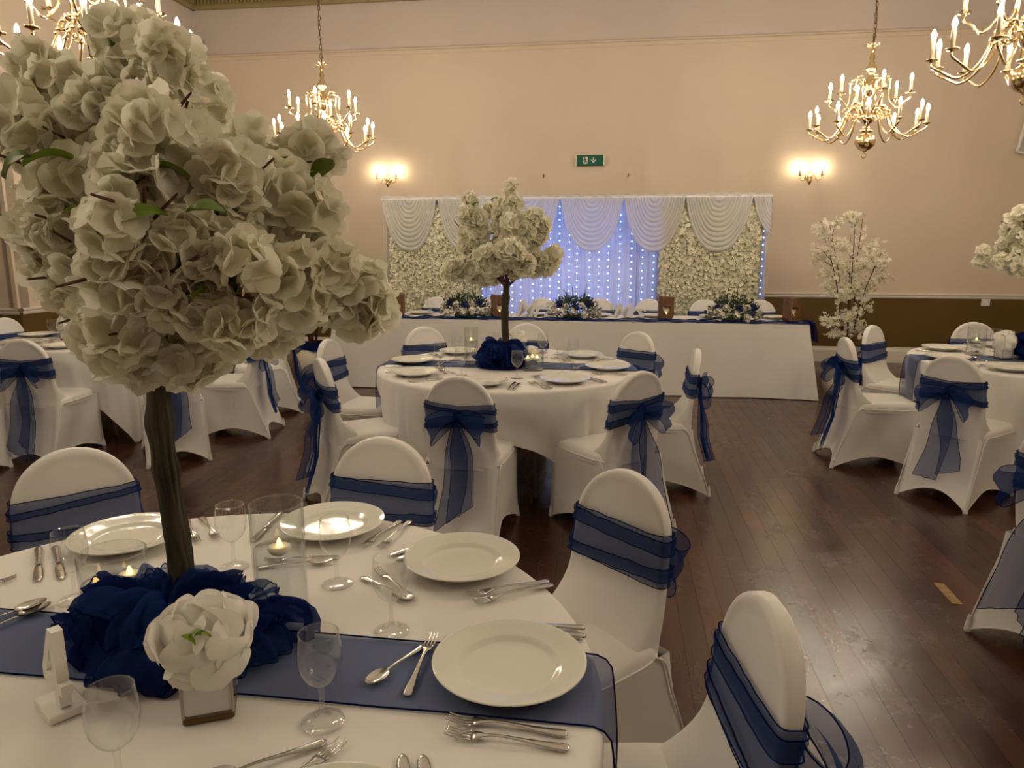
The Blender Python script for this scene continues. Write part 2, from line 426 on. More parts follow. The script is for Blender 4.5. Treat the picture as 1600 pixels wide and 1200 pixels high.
# socket plate, wall hooks, speaker, picture
sp = thing('wall_socket', 'white wall plate just below the dado rail at right', 'socket', W(6.135, .012, .805), ROT)
MB().cbox((0, 0, 0), (.105, .014, .088), .004).obj('plate', 'plastic_white', sp, False); MB().cbox((0, -.008, 0), (.05, .005, .03), .002).obj('rocker', 'plastic_white', sp, False)
for i, (u, lab) in enumerate(((.43, 'tiny dark screw hook on the wall above the blossom tree top'), (1.56, 'tiny dark screw hook on the wall right below the exit sign'))):
    h = MB().tube([(0, 0, .03), (0, -.02, .03), (0, -.02, .0), (0, -.012, -.01)], .006, 6).obj('wall_hook', 'chain_dark', loc=W(u, 0, 2.43), rz=ROT)
    tag(h, lab, 'hook', 'wall hooks')
spk = thing('wall_speaker', 'small pale box with diamond pattern on the picture rail in the corner', 'speaker', W(-4.36, .09, 4.107), ROT)
MB().cbox((0, 0, .1), (.13, .12, .2), .01).obj('case', 'plastic_grey', spk, False)
for q in (.035, .06, .085):
    MB().tube([(0, -.062, .1 + q), (q * .68, -.062, .1), (0, -.062, .1 - q), (-q * .68, -.062, .1)], .004, 5, closed=True).obj('diamond_rib', 'plastic_white', spk, False)
pf = thing('wall_picture', 'white framed panel leaning on the wall at the right edge', 'picture', W(6.70, .05, 2.82), ROT)
pf.rotation_euler = (0, radians(9), ROT)
for c, d in (((0, 0, .235), (.84, .04, .03)), ((0, 0, -.235), (.84, .04, .03)), ((-.405, 0, 0), (.03, .04, .5)), ((.405, 0, 0), (.03, .04, .5))): MB().cbox(c, d, .005).obj('frame_rail', 'plastic_white', pf, False)
MB().box((0, .005, 0), (.80, .02, .46)).obj('picture_panel', 'picture_grey', pf, False)

# ================================================================ CHANDELIERS AND SCONCES
def arm_curve(r0, z0, r1, zlow, zend):
    return bez([(r0, 0, z0), (r0 + .05, 0, z0 + .055), (r0 + .11, 0, z0 + .02), (r0 + (r1 - r0) * .42, 0, (z0 + zlow) / 2 - .03), (r0 + (r1 - r0) * .66, 0, zlow), (r1 - .045, 0, zlow + .045), (r1, 0, zend - .03), (r1, 0, zend)], 6)
def arm_meshes(r0, z0, r1, zlow, zend, bead):
    pts = arm_curve(r0, z0, r1, zlow, zend)
    mb = MB().tube(pts, .0075, 7)
    for k in bead:
        q = pts[k]; mb.lathe([(0, -.014), (.012, -.008), (.016, 0), (.012, .008), (0, .014)], 8, q)
    mb.tube(bez([(r0 + .02, 0, z0 - .01), (r0 + .05, 0, z0 - .05), (r0 + .085, 0, z0 - .03), (r0 + .07, 0, z0 - .005), (r0 + .055, 0, z0 - .02)], 4), .005, 6)
    return mb.mesh('chandelier_arm', 'brass')
PAN = MB().lathe([(0, -.012), (.008, -.012), (.012, -.004), (.032, .0), (.036, .006), (.034, .008), (.014, .004), (.014, .016), (0, .016)], 14).mesh('drip_pan', 'brass')
PANF = MB().grid(lambda u, v: ((.010 + .030 * v) * cos(2 * pi * u), (.010 + .030 * v) * sin(2 * pi * u), .004 + .010 * v * v + .006 * v * cos(10 * pi * u)), 30, 3, cu=True).mesh('drip_pan', 'brass')
CANDLE = MB().lathe([(0, .01), (.0125, .01), (.0125, .112), (.009, .116), (0, .116)], 12).mesh('candle_tube', 'ivory')
BULBM = MB().lathe([(.006, .112), (.011, .122), (.0135, .134), (.012, .146), (.007, .160), (.002, .170), (0, .171)], 8).mesh('bulb', 'bulb')
LOWA = arm_meshes(.06, .10, .48, -.115, -.012, (8, 10, 12, 14))
UPA = arm_meshes(.05, .36, .335, .13, .238, (6, 8, 10, 12))
COLM = MB().lathe([(0, -.235), (.012, -.23), (.02, -.222), (.055, -.205), (.082, -.175), (.090, -.14), (.082, -.105), (.05, -.08), (.03, -.07), (.055, -.055), (.06, -.045), (.03, -.03), (.022, .0), (.05, .03), (.066, .06), (.066, .10), (.045, .125), (.022, .14), (.02, .19), (.034, .205), (.02, .22), (.018, .24), (.03, .26), (.056, .30), (.062, .34), (.05, .385), (.026, .41), (.02, .44), (.03, .455), (.05, .475), (.045, .50), (.022, .52), (.028, .535), (.016, .55), (.026, .58), (.016, .61), (.014, .63), (.026, .645), (.012, .655), (.012, .68), (0, .68)], 20).mesh('column', 'brass')
CROWN = MB().grid(lambda u, v: ((.012 + .042 * v) * cos(2 * pi * u), (.012 + .042 * v) * sin(2 * pi * u), .665 + .022 * v + .010 * v * cos(12 * pi * u)), 36, 3, cu=True).mesh('crown_leaf', 'brass')
RING = MB().tube([(.022 * cos(a * pi / 8), 0, -.262 + .022 * sin(a * pi / 8)) for a in range(16)], .004, 6, closed=True).mesh('bottom_ring', 'brass')
def chain_mesh(l):
    mb = MB(); z = 0; k = 0
    while z < l:
        pts = []
        for i in range(10):
            a = 2 * pi * i / 10; x = .011 * cos(a); zz = z + .026 + .026 * sin(a)
            pts.append((x, 0, zz) if k % 2 else (0, x, zz))
        mb.tube(pts, .0034, 5, closed=True); z += .044; k += 1
    mb.tube([(.012 * sin(i * .9), .012 * cos(i * .9), i * l / 24) for i in range(25)], .003, 5)
    return mb.mesh('chain', 'chain_dark')
CHAIN = chain_mesh(ZC - 2.60 - .70)
def chandelier(x, y, label, rz=0):
    c = thing('chandelier', label, 'chandelier', (x, y, 2.60), rz, 'brass chandeliers')
    put(COLM, 'column', c); put(CROWN, 'crown_leaf', c); put(RING, 'bottom_ring', c)
    put(CHAIN, 'chain', c, (0, 0, .685))
    for n, me, r, z, pan, off in ((12, LOWA, .48, -.012, PAN, 0), (6, UPA, .335, .238, PANF, .3)):
        for i in range(n):
            a = put(me, 'arm', c, None, (0, 0, 2 * pi * i / n + off))
            put(pan, 'drip_pan', a, (r, 0, z)); put(CANDLE, 'candle_tube', a, (r, 0, z)); put(BULBM, 'bulb', a, (r, 0, z))
    return c
chandelier(-1.88, 7.6, 'brass candle chandelier left of centre, lower arms behind white blossom', .25)
chandelier(3.22, 6.9, 'whole brass candle chandelier hanging on the right over the hall', .1)
chandelier(-2.30, 4.3, 'large brass candle chandelier at top left behind the blossom crown', .4)
chandelier(2.88, 4.3, 'large brass candle chandelier cut off by the top right corner', .15)
chandelier(-2.6, .9, 'unseen brass candle chandelier added beside the viewpoint to light the near table', .3)  # out of view, added to light the near table
chandelier(3.0, .9, 'unseen brass candle chandelier added beside the viewpoint for light over the aisle', .3)  # its unseen partner, likewise added for the light it gives

SC_ARM = {}
def sconce(loc, rz, label):
    c = thing('wall_sconce', label, 'wall lamp', loc, rz, 'brass wall sconces')
    MB().lathe([(0, -.10), (.008, -.095), (.012, -.08), (.03, -.06), (.036, -.045), (.02, -.03), (.03, -.01), (.034, .01), (.02, .03), (.012, .05), (.02, .065), (.012, .08), (.016, .095), (.008, .11), (0, .115)], 14, (0, -.05, 0)).tube([(0, 0, 0), (0, -.05, 0)], .012, 8).obj('body', 'brass', c)
    MB().lathe([(0, 0), (.04, .0), (.045, .006), (.03, .012), (0, .012)], 16).xf(Matrix.Rotation(pi / 2, 4, 'X')).obj('back_plate', 'brass', c)
    for s_ in (-1, 1):
        a = MB().tube(bez([(0, -.05, -.02), (s_ * .05, -.07, .03), (s_ * .08, -.09, -.04), (s_ * .12, -.10, -.03), (s_ * .135, -.10, .012)], 6), .005, 6).obj('arm', 'brass', c)
        put(PAN, 'drip_pan', a, (s_ * .135, -.10, .018), None, .9); o = put(SCC, 'candle_tube', a, (s_ * .135, -.10, .018)); put(SCB, 'bulb', a, (s_ * .135, -.10, .018))
SCC = MB().lathe([(0, .008), (.012, .008), (.012, .075), (0, .078)], 10).mesh('candle_tube', 'candle_grey')
SCB = MB().lathe([(.006, .076), (.011, .086), (.0135, .098), (.012, .11), (.007, .124), (0, .134)], 8).mesh('bulb', 'sconce_bulb')
sconce(W(-1.73, 0, 2.41), ROT, 'two-candle brass wall sconce left of the draped backdrop')
sconce(W(3.85, 0, 2.38), ROT, 'two-candle brass wall sconce right of the draped backdrop')
sconce(W(UL, 3.1, 2.41), ROT + pi / 2, 'two-candle brass wall sconce on the left side wall behind blossom')

# ================================================================ BACKDROP
BT = 2.12
def pleat_panel(u0, u1, off, z0, z1, amp, n, mat, name, parent, seed=0, taper=0):
    def fn(a, b):
        u = u0 + (u1 - u0) * a; ph = a * n * 2 * pi + 1.2 * nz(a * n * .35, seed)
        d = amp * (sin(ph) + .35 * sin(2.3 * ph + seed)) * (.55 + .45 * (1 - b))
        return W(u + .012 * sin(ph * .5 + 5 * b), off + d, z0 + (z1 - z0) * b)
    return MB().grid(fn, n * 10, 8).obj(name, mat, parent)
bd = thing('backdrop_curtain', 'white pleated curtain backdrop lit by blue lights behind the top table', 'curtain', W(.82, .6, 0))
bd.location = (0, 0, 0)
pleat_panel(-1.62, 3.27, .50, .02, BT, .018, 46, 'drape_white', 'back_curtain', bd, 3)
for i, (a, b) in enumerate(((-.36, -.06), (.02, .34), (.42, .66), (.76, .96), (1.02, 1.26), (1.36, 1.6), (1.68, 1.98), (3.19, 3.27), (-1.62, -1.52))):
    pleat_panel(a, b, .66, .02, BT - .02, .016, 4 if b - a > .15 else 2, 'voile', 'voile_drop', bd, i)
MB().add([W(-1.62, .48, BT - .02), W(3.27, .48, BT - .02), W(3.27, .74, BT - .02), W(-1.62, .74, BT - .02), W(-1.62, .48, BT + .01), W(3.27, .48, BT + .01), W(3.27, .74, BT + .01), W(-1.62, .74, BT + .01)], [(0, 3, 2, 1), (4, 5, 6, 7), (0, 1, 5, 4), (1, 2, 6, 5), (2, 3, 7, 6), (3, 0, 4, 7)]).obj('top_rail', 'drape_white', bd, False)
for u in (-1.6, .0, 1.7, 3.25): MB().tube([W(u, .53, 0), W(u, .53, BT)], .015, 8).obj('upright', 'plastic_grey', bd)
# bunched fabric along the top edge
def bunch(a, b):
    u = -1.62 + 4.89 * a; r = .022 + .012 * nz(u * 3, 1.3) + .006 * sin(u * 40)
    return W(u, .72 + r * cos(2 * pi * b), BT + .012 + .014 * nz(u * 1.7, 7) + r * sin(2 * pi * b))
MB().grid(bunch, 220, 10, cv=True).obj('gathered_edge', 'swag_cloth', bd)
SW = [(-1.60, -.875), (-.86, -.145), (-.135, .705), (.721, 1.50), (1.505, 2.25), (2.255, 3.05), (3.055, 3.27)]
for i, (a, b) in enumerate(SW):
    w = (b - a) / 2; c = (a + b) / 2; D = .66 if w > .2 else .5; NP = 11
    part_ = w < .2
    if part_: w = .36; c = a + w
    def fn(s, v):
        aa = w * (.03 + .97 * v ** .8); x = (2 * s - 1)
        d = D * (.015 + .985 * v)
        # u-shaped catenary from pin to pin
        z = BT - .015 - d * max(0, 1 - abs(x) ** 2.4) ** .75
        fold = abs(sin(v * NP * pi)) ** .7
        u = c + aa * x
        if part_: u = min(u, 3.275)
        return W(u + .006 * nz(s * 4, v * 9, i), .735 + .030 * fold * (1 - .5 * abs(x)) + .02 * v + .004 * nz(s * 7, v * 22, i), z)
    MB().grid(fn, 30, NP * 8).obj('swag', 'swag_cloth', bd)
# light strings
LEDM = MB().lathe([(0, -.007), (.005, -.005), (.007, 0), (.005, .005), (0, .007)], 6)
rs = random.Random(2)
US = [-.31, -.2, -.05, .09, .2, .36, .47, .585, .7, .83, .93, 1.09, 1.21, 1.33, 1.47, 1.62, 1.76, 1.9, 3.225]
for i, u in enumerate(US):
    nm = ['first', 'second', 'third', 'fourth', 'fifth', 'sixth', 'seventh', 'eighth', 'ninth', 'tenth', 'eleventh', 'twelfth', 'thirteenth', 'fourteenth', 'fifteenth', 'sixteenth', 'seventeenth', 'eighteenth', 'last'][i]
    lab = 'vertical string of blue fairy lights at the right end of the backdrop' if i == 18 else nm + ' vertical string of blue fairy lights from the left in the curtain'
    t = thing('light_string', lab, 'fairy lights', W(u, .60, 0), ROT, 'blue fairy light strings')
    MB().tube([(.004 * sin(k * 1.3), .003 * cos(k), .25 + k * .06) for k in range(31)], .0012, 4).obj('wire', 'plastic_white', t)
    mb = MB(); z = .3 + rs.random() * .06
    while z < 2.04:
        mb.add([Vector(p) + Vector((.006 * rs.uniform(-1, 1), -.008, z)) for p in LEDM.v], LEDM.f); z += .088 + rs.uniform(-.008, .008)
    o = mb.obj('led_bulbs', 'led_blue', t); o['kind'] = 'stuff'
# flower walls
def flower_wall(u0, u1, label, seed):
    t = thing('flower_wall', label, 'flower wall', W((u0 + u1) / 2, .70, 0), ROT, 'flower wall panels')
    w = u1 - u0
    MB().box((0, 0, 1.03), (w, .03, 2.02)).obj('backing_board', 'wall_moss', t, False)
    r = random.Random(seed); mb = MB()
    for z_i in range(62):
        for x_i in range(int(w / .030)):
            cx = -w / 2 + (x_i + r.random()) * .030; cz = .06 + (z_i + r.random()) * .031
            
            rad = r.uniform(.020, .030); cy = -.02 - r.random() * .025; tilt = Vector((r.uniform(-.6, .6), -1, r.uniform(-.6, .6))).normalized()
            q = tilt.to_track_quat('Z', 'Y').to_matrix(); a0 = r.random() * 6
            vs_ = [Vector((cx, cy, cz))]; fs_ = []
            for k in range(5):
                a = a0 + k * 2 * pi / 5
                for da, rr, h in ((-.5, .75, .008), (0, 1, .002 + .012 * r.random()), (.5, .75, .008)):
                    vs_.append(Vector((cx, cy, cz)) + q @ Vector((rad * rr * cos(a + da), rad * rr * sin(a + da), h)))
                fs_.append((0, 1 + 3 * k, 2 + 3 * k, 3 + 3 * k))
            mb.add(vs_, fs_)
    o = mb.obj('flower_heads', 'petal_wall', t, False); o['kind'] = 'stuff'
flower_wall(-1.52, -.31, 'cream silk flower wall panel at the left of the backdrop', 1)
flower_wall(1.965, 3.19, 'cream silk flower wall panel at the right of the backdrop', 2)

# ================================================================ CHAIRS
CH = .90
def bk_w(z):
    if z < .721: return .179 + .010 * (1 - (z - .40) / .315)
    return .179 * sqrt(max(0, 1 - ((z - .721) / .179) ** 2))
def bk_r(z):      # rear face (y), concave, sweeping to the splayed rear feet
    if z > .45: return -.022 + .055 * sin((CH - z) / .45 * pi / 2)
    t = z / .45; return -.09 + (.033 + .09) * (1 - (1 - t) ** 1.35)
def bk_f(z):      # front face, flowing on to the seat
    return .034 + .055 * (CH - z) / .45 + .12 * max(0, (.60 - z) / .15) ** 2.2
def back_ring(z, off=0.0, n=40, p=5.0, inset=True):
    w = bk_w(z) + off; r, f = bk_r(z) - off, bk_f(z) + off; c, h = (r + f) / 2, (f - r) / 2
    if z > .83: h *= .30 + .70 * sqrt(max(0, 1 - ((z - .83) / .0705) ** 2))
    out = []
    for k in range(n):
        a = 2 * pi * k / n - pi / 2; ca, sa = cos(a), sin(a)
        x = w * sgn(ca) * abs(ca) ** (2 / p); y = h * sgn(sa) * abs(sa) ** (2 / p)
        if inset:
            d = (.179 - sqrt(x * x + (z - .721) ** 2)) if z > .721 else (bk_w(z) - abs(x))
            y -= sgn(sa) * .008 * sm(.012, .034, d) * sm(.50, .60, z)
        out.append((x, c + y, z))
    return out
def chair_meshes():
    zs = [.405, .44, .46, .48, .50, .525, .55, .58, .61, .64, .67, .70, .72, .745, .77, .79, .81, .83, .847, .862, .874, .884, .891, .896, .899, .8999]
    rings = [back_ring(z) for z in zs]; n = 40
    back = MB().add([p for r in rings for p in r], [(j * n + k, j * n + (k + 1) % n, (j + 1) * n + (k + 1) % n, (j + 1) * n + k) for j in range(len(zs) - 1) for k in range(n)] + [tuple((len(zs) - 1) * n + k for k in range(n))]).mesh('backrest', 'spandex')
    def seat_pt(u, s, z):
        a = 2 * pi * u; ca, sa = cos(a), sin(a); p = 5
        return (.205 * s * sgn(ca) * abs(ca) ** (2 / p), .265 + .225 * s * sgn(sa) * abs(sa) ** (2 / p), z)
    prof = [(0.001, .478), (.4, .4775), (.7, .474), (.88, .467), (.96, .458), (1.0, .442), (1.0, .418), (.985, .40)]
    seat = MB().grid(lambda u, v: seat_pt(u, *prof[round(v * 7)]), 48, 7, cu=True).mesh('seat', 'spandex')
    pip = MB().tube([seat_pt(k / 48, 1.006, .424) for k in range(48)], .0035, 5, closed=True).mesh('seat_piping', 'spandex')
    # stretched skirt
    def skirt(u, v):
        k = int(u * 4) % 4; t = u * 4 - int(u * 4)
        T = [(-.196, .03), (.196, .03), (.205, .488), (-.205, .488)]; Bm = [(-.208, -.088), (.208, -.088), (.212, .492), (-.212, .492)]
        ta, tb = T[k], T[(k + 1) % 4]; ba, bb = Bm[k], Bm[(k + 1) % 4]
        s = sin(pi * t)
        top = Vector((ta[0] + (tb[0] - ta[0]) * t, ta[1] + (tb[1] - ta[1]) * t, .425))
        bot = Vector((ba[0] + (bb[0] - ba[0]) * t, ba[1] + (bb[1] - ba[1]) * t, .085 * s ** .8))
        mid = Vector((0, .24, 0)); 
        inw = (Vector((mid.x, mid.y, 0)) - Vector((bot.x, bot.y, 0))).normalized()
        p = top.lerp(bot, v)
        if k == 0: p.y = bk_r(p.z) + .0 
        p += inw * (.030 * s * v + .016 * s * sin(pi * v) + .006 * sin(pi * v))
        return p
    sk = MB().grid(skirt, 64, 14, cu=True).mesh('skirt', 'spandex')
    seam = []
    for s_ in (-1, 1):
        pts = bez([(s_ * .2035, .10, .436), (s_ * .203, .055, .40), (s_ * .203, .02, .30), (s_ * .205, -.035, .16), (s_ * .208, -.08, .03)], 5)
        seam.append(MB().tube(pts, .0035, 5).mesh('side_seam', 'spandex'))
    hem = []
    for k in range(4):
        hem.append(MB().tube([Vector(skirt((k + i / 16 * .9999) / 4, 1)) for i in range(17)], .0035, 5).mesh('hem', 'spandex'))
    foot = MB().lathe([(0, 0), (.013, 0), (.015, .004), (.013, .02), (.009, .045), (.004, .07), (0, .075)], 10).mesh('foot_pocket', 'spandex')
    return back, seat, pip, sk, seam, hem, foot
CM = chair_meshes()
BZ = .69
ER = {}
def even_ring(off, n):
    key = (round(off, 5), n)
    if key not in ER:
        p = [Vector(q[:2]) for q in back_ring(BZ, off, 400, 5.0, False)]; p.append(p[0])
        acc = [0]
        for a, b in zip(p, p[1:]): acc.append(acc[-1] + (b - a).length)
        out = []; j = 0
        for k in range(n):
            t = acc[-1] * k / n
            while acc[j + 1] < t: j += 1
            f = (t - acc[j]) / max(1e-9, acc[j + 1] - acc[j]); q = p[j].lerp(p[j + 1], f); out.append((q.x, q.y))
        ER[key] = out
    return ER[key]
def sash_meshes(seed, quality=1):
    r = random.Random(seed)
    sl = r.uniform(-.5, .5)
    layers = [(-.072, .072, .006, 0)] + [(lo, hi, .0095 + .002 * i, r.uniform(-1, 1)) for i, (lo, hi) in enumerate(((.012 + r.uniform(0, .02), .048 + r.uniform(0, .015)), (-.062 + r.uniform(-.006, .006), -.030 + r.uniform(-.01, .012))))]
    band, hem = MB(), MB(); n = 88
    def bp(k, zoff, off, w, slant):
        a = k / n
        # gather towards the knot at the middle of the rear
        x, y = even_ring(off, n)[k % n]
        rear = sm(.02, -.01, y); g = 1 - .62 * rear * (1 - min(1, abs(x) / .179)) ** 1.0
        z = BZ + zoff * g + sl * .07 * x + slant * .10 * x * (1 - rear) + .004 * nz(x * 20 + seed, zoff * 30, w)
        wz = bk_w(z) / bk_w(BZ)
        yy = (bk_r(z) - bk_r(BZ)) if y < (bk_r(BZ) + bk_f(BZ)) / 2 else (bk_f(z) - bk_f(BZ))
        return Vector((x * wz, y + yy, z))
    for i, (lo, hi, off, slant) in enumerate(layers):
        nv = 4
        band.grid(lambda u, v: bp(round(u * n), lo + (hi - lo) * v, off + .0025 * sin(v * 9 + i), i, slant), n, nv, cu=True)
        for e in (lo, hi): hem.tube([bp(k, e, off + .001, i, slant) for k in range(n)], .0016, 4, closed=True)
    kn = Vector((0, bk_r(BZ) - .022, BZ))
    knot = MB().grid(lambda u, v: kn + Vector((.030 * sin(pi * v) * cos(2 * pi * u), .022 * sin(pi * v) * sin(2 * pi * u), .034 * cos(pi * v))) * (1 + .25 * nz(3 * cos(2 * pi * u) + seed, 3 * sin(2 * pi * u), 4 * v)), 18, 12, cu=True)
    loops, tails = [], []
    for s_ in (-1, 1):
        L = r.uniform(.13, .17); dr_ = r.uniform(.03, .09); ph = r.uniform(0, 6); back_ = r.uniform(.03, .07)
        def lp(u, v):
            # u: around the loop, v: across the ribbon
            a = 2 * pi * u; reach = (1 - cos(a)) / 2; thick = sin(a)
            wdt = .016 + .125 * reach ** .7
            c = kn + Vector((s_ * L * reach, -.012 - back_ * reach - .028 * thick * (.4 + reach), -dr_ * reach ** 2 + .020 * thick))
            w = (v - .5) * wdt
            return c + Vector((s_ * .25 * w * reach, .018 * sin(v * 11 + ph + 3 * u) * reach, w + .010 * sin(v * 8 + ph) * reach))
        mb = MB().grid(lp, 28, 10, cu=True); hm = MB()
        for v in (0, 1): hm.tube([lp(k / 28, v) for k in range(28)], .0016, 4, closed=True)
        loops.append((mb, hm))
        TL = r.uniform(.46, .58); dx = s_ * r.uniform(.025, .075); ph = r.uniform(0, 6); slant = r.uniform(-.06, .06); w1 = r.uniform(.12, .165); tw = s_ * r.uniform(.15, .42)
        def tl(u, v):
            wdt = .02 + (w1 - .02) * sm(-.05, .42, v) ; x = (u - .5) * wdt
            zz = kn.z - .01 - v * (TL + slant * (u - .5) * 2 * sm(.6, 1, v))
            fold = .020 * sin(u * 11 + ph) * (.35 + .65 * v) + .008 * sin(u * 23 + 2 * ph)
            y = min(bk_r(max(.03, zz)), kn.y + .02) - .022 - .012 * v - abs(fold) * .9 - (.010 if s_ > 0 else 0)
            th = tw * sm(.05, .6, v); y -= wdt / 2 * abs(sin(th)) + x * sin(th)
            return Vector((kn.x + dx * v + x * cos(th) * (1 - .15 * sin(pi * v)) + .012 * sin(v * 5 + ph), y, max(.012, zz)))
        mb = MB().grid(tl, 14, 16); hm = MB()
        hm.tube([tl(0, k / 16) for k in range(17)] + [tl(k / 14, 1) for k in range(1, 15)] + [tl(1, 1 - k / 16) for k in range(1, 17)], .0017, 4)
        tails.append((mb, hm))
    M = lambda mb, nme, mat: mb.mesh(nme, mat)
    return (M(band, 'band', 'organza'), M(hem, 'band_hem', 'organza_hem'), M(knot, 'knot', 'organza_dense'),
            [(M(a, 'loop', 'organza'), M(b, 'loop_hem', 'organza_hem')) for a, b in loops], [(M(a, 'tail', 'organza'), M(b, 'tail_hem', 'organza_hem')) for a, b in tails])
SASH = [sash_meshes(s) for s in (11, 4, 27, 8, 33)]
def chair(x, y, dx, dy, label, group, var=0, rear=True):
    c = thing('banquet_chair', label, 'chair', (x, y, 0), face(dx, dy), group)
    back, seat, pip, sk, seam, hem, foot = CM
    put(back, 'backrest', c); s_ = put(seat, 'seat', c); put(pip, 'seat_piping', s_)
    k = put(sk, 'skirt', c)
    for m in seam: put(m, 'side_seam', k)
    for m in hem: put(m, 'hem', k)
    for fx, fy in ((-.204, -.082), (.204, -.082), (-.206, .486), (.206, .486)): put(foot, 'foot_pocket', c, (fx, fy, 0))
    b, bh, kn, lo, ta = SASH[var % len(SASH)]
    sa = put(b, 'sash', c); sa['label'] = 'navy organza sash tied round the back'
    put(bh, 'sash_hem', sa); put(kn, 'knot', sa)
    if rear:
        for m, h in lo: put(m, 'bow_loop', sa); put(h, 'loop_hem', sa)
        for m, h in ta: put(m, 'sash_tail', sa); put(h, 'tail_hem', sa)
    return c
# table centres
NT = Vector((-.68, 1.22, 0)); MT = Vector((-.03, 4.69, 0)); RT = Vector((3.68, 4.92, 0)); LT = Vector((-3.45, 6.2, 0))
def chairs(ct, lst, group):
    for x, y, lab, v in lst:
        d = Vector((ct.x - x, ct.y - y)); chair(x, y, d.x, d.y, lab, group, v)
chairs(NT, [(.346, 2.024, 'white covered chair at the near table, second from the right, beside open floor', 0),
            (.491, 1.236, 'white covered chair lowest in the photo, right of the nearest plate', 1),
            (-.44, 2.40, 'white covered chair behind the tall candle vase of the near table', 2),
            (-1.433, 2.259, 'white covered chair left of the big tree trunk at the near table', 3)], 'chairs round the near table')
chairs(MT, [(-.271, 3.545, 'white covered chair with its bow facing us at the middle table', 3),
            (.674, 3.69, 'white covered chair at front right of the middle table, seat to the left', 4),
            (1.174, 4.505, 'white covered chair at the right end of the middle table seen side on', 0),
            (.962, 5.413, 'white covered chair behind the right of the middle table', 1),
            (.122, 5.99, 'white covered chair directly behind the middle table trunk', 2),
            (-.71, 5.754, 'white covered chair behind the left of the middle table', 4),
            (-1.284, 4.968, 'white covered chair at the far left of the middle table facing right', 2),
            (-1.114, 4.118, 'white covered chair at the front left of the middle table, bow facing left', 1)], 'chairs round the middle table')
chairs(RT, [(2.602, 4.215, 'white covered chair with its bow facing us at the right table', 2),
            (2.349, 5.072, 'white covered chair at the left end of the right table, seen from the side', 1),
            (2.916, 5.846, 'white covered chair at the back left of the right table near the standing tree', 0),
            (3.9, 6.09, 'white covered chair behind the right table against the ochre dado', 3)], 'chairs round the right table')
chair(-2.41, 5.03, -.49, .87, 'white covered chair with its bow facing us behind the big tree trunk', 'chairs round the left table', 3)
chair(-3.41, 4.97, .05, 1, 'white covered chair with a navy bow at the left photo edge', 'chairs round the left table', 4)
chair(-2.05, 5.86, -1, -.02, 'white covered chair at the right end of the left table seen from its side', 'chairs round the left table', 0)
chair(-2.08, 6.72, -.95, -.28, 'white covered chair behind the side-on chair of the left table', 'chairs round the left table', 1)
chair(-4.55, 6.45, .97, -.2, 'white covered chair beyond the left table cut by the photo edge', 'chairs round the left table', 2)
chair(-3.93, 4.55, .45, .9, 'white covered chair with only its bow showing at the far left edge', 'chairs round the left table', 0)
chair(1.98, 2.52, .92, .2, 'white covered chair at the right edge, trailing sash above the bare floor', 'chairs at the right edge', 1)
chair(1.90, 1.95, 1, .0, 'white covered chair showing only a foot at the lower right edge', 'chairs at the right edge', 4)

# ================================================================ ROUND TABLES AND CLOTHS
TZ = .752; TR_ = .842; CZ = .757
def round_table(ct, which, corner, seed, label_t, label_c):
    t = thing('round_table', label_t, 'table', (ct.x, ct.y, 0), 0, 'round banquet tables')
    MB().lathe([(0, TZ - .025), (TR_ - .01, TZ - .025), (TR_ - .004, TZ - .02), (TR_ - .004, TZ - .003), (TR_ - .008, TZ), (0, TZ)], 48).obj('tabletop', 'table_dark', t, 'auto')
    for k in range(4):
        a = k * pi / 2 + .4 
        MB().tube([(.45 * cos(a), .45 * sin(a), 0), (.45 * cos(a), .45 * sin(a), TZ - .02)], .016, 8).obj('leg', 'plastic_grey', t)
    S = 1.15; nth = 240
    def fn(u, v):
        th = 2 * pi * u; ph = th - corner
        ov = S / max(abs(cos(ph + pi / 4)), abs(sin(ph + pi / 4))) - TR_
        ov = min(ov, .742); cornerness = sm(.30, .70, ov)
        rim = .018
        if v < .3: 
            r = (TR_ + .004 - rim) * v / .3; return (r * cos(th), r * sin(th), CZ + .0008 * nz(6 * r * cos(th), 6 * r * sin(th), seed))
        if v < .4:
            q = (v - .3) / .1 * pi / 2; return ((TR_ + .004 - rim + rim * sin(q)) * cos(th), (TR_ + .004 - rim + rim * sin(q)) * sin(th), CZ - rim + rim * cos(q))
        d = (v - .4) / .6; drop = rim + (ov - rim) * d
        amp = (.012 + .055 * cornerness) * d ** .8
        k = 20
        fold = sin(k * th + 2.2 * nz(th * 1.5, seed, 0) * 2 + seed) * (.55 + .45 * nz(th * 3, seed + 4)) + .35 * sin(2.3 * k * th + seed)
        r = TR_ + .004 + .03 * d * cornerness + amp * fold - .065 * sm(.15, .8, d) * (1 - .6 * cornerness)
        z = max(.006, CZ - drop * (1 - .03 * fold * cornerness))
        return (r * cos(th), r * sin(th), z)
    c = MB().grid(fn, nth, 30, cu=True).obj('tablecloth', 'cloth_white', loc=(ct.x, ct.y, 0))
    tag(c, label_c, 'tablecloth', 'white round tablecloths')
round_table(NT, 'near', radians(-50), 1, 'round banquet table nearest to us under a white cloth', 'white cloth over the near table in the foreground')
round_table(MT, 'middle', radians(-50), 5.3, 'round banquet table in the middle of the hall under a white cloth', 'white draped cloth over the round table in the middle')
round_table(RT, 'right', radians(-50), 9.1, 'round banquet table cut by the right edge under a white cloth', 'white draped cloth over the round table at the right edge')
round_table(LT, 'left', radians(-54), 3.7, 'round banquet table at left behind the blossom tree under a white cloth', 'white draped cloth over the round table behind the blossom tree')

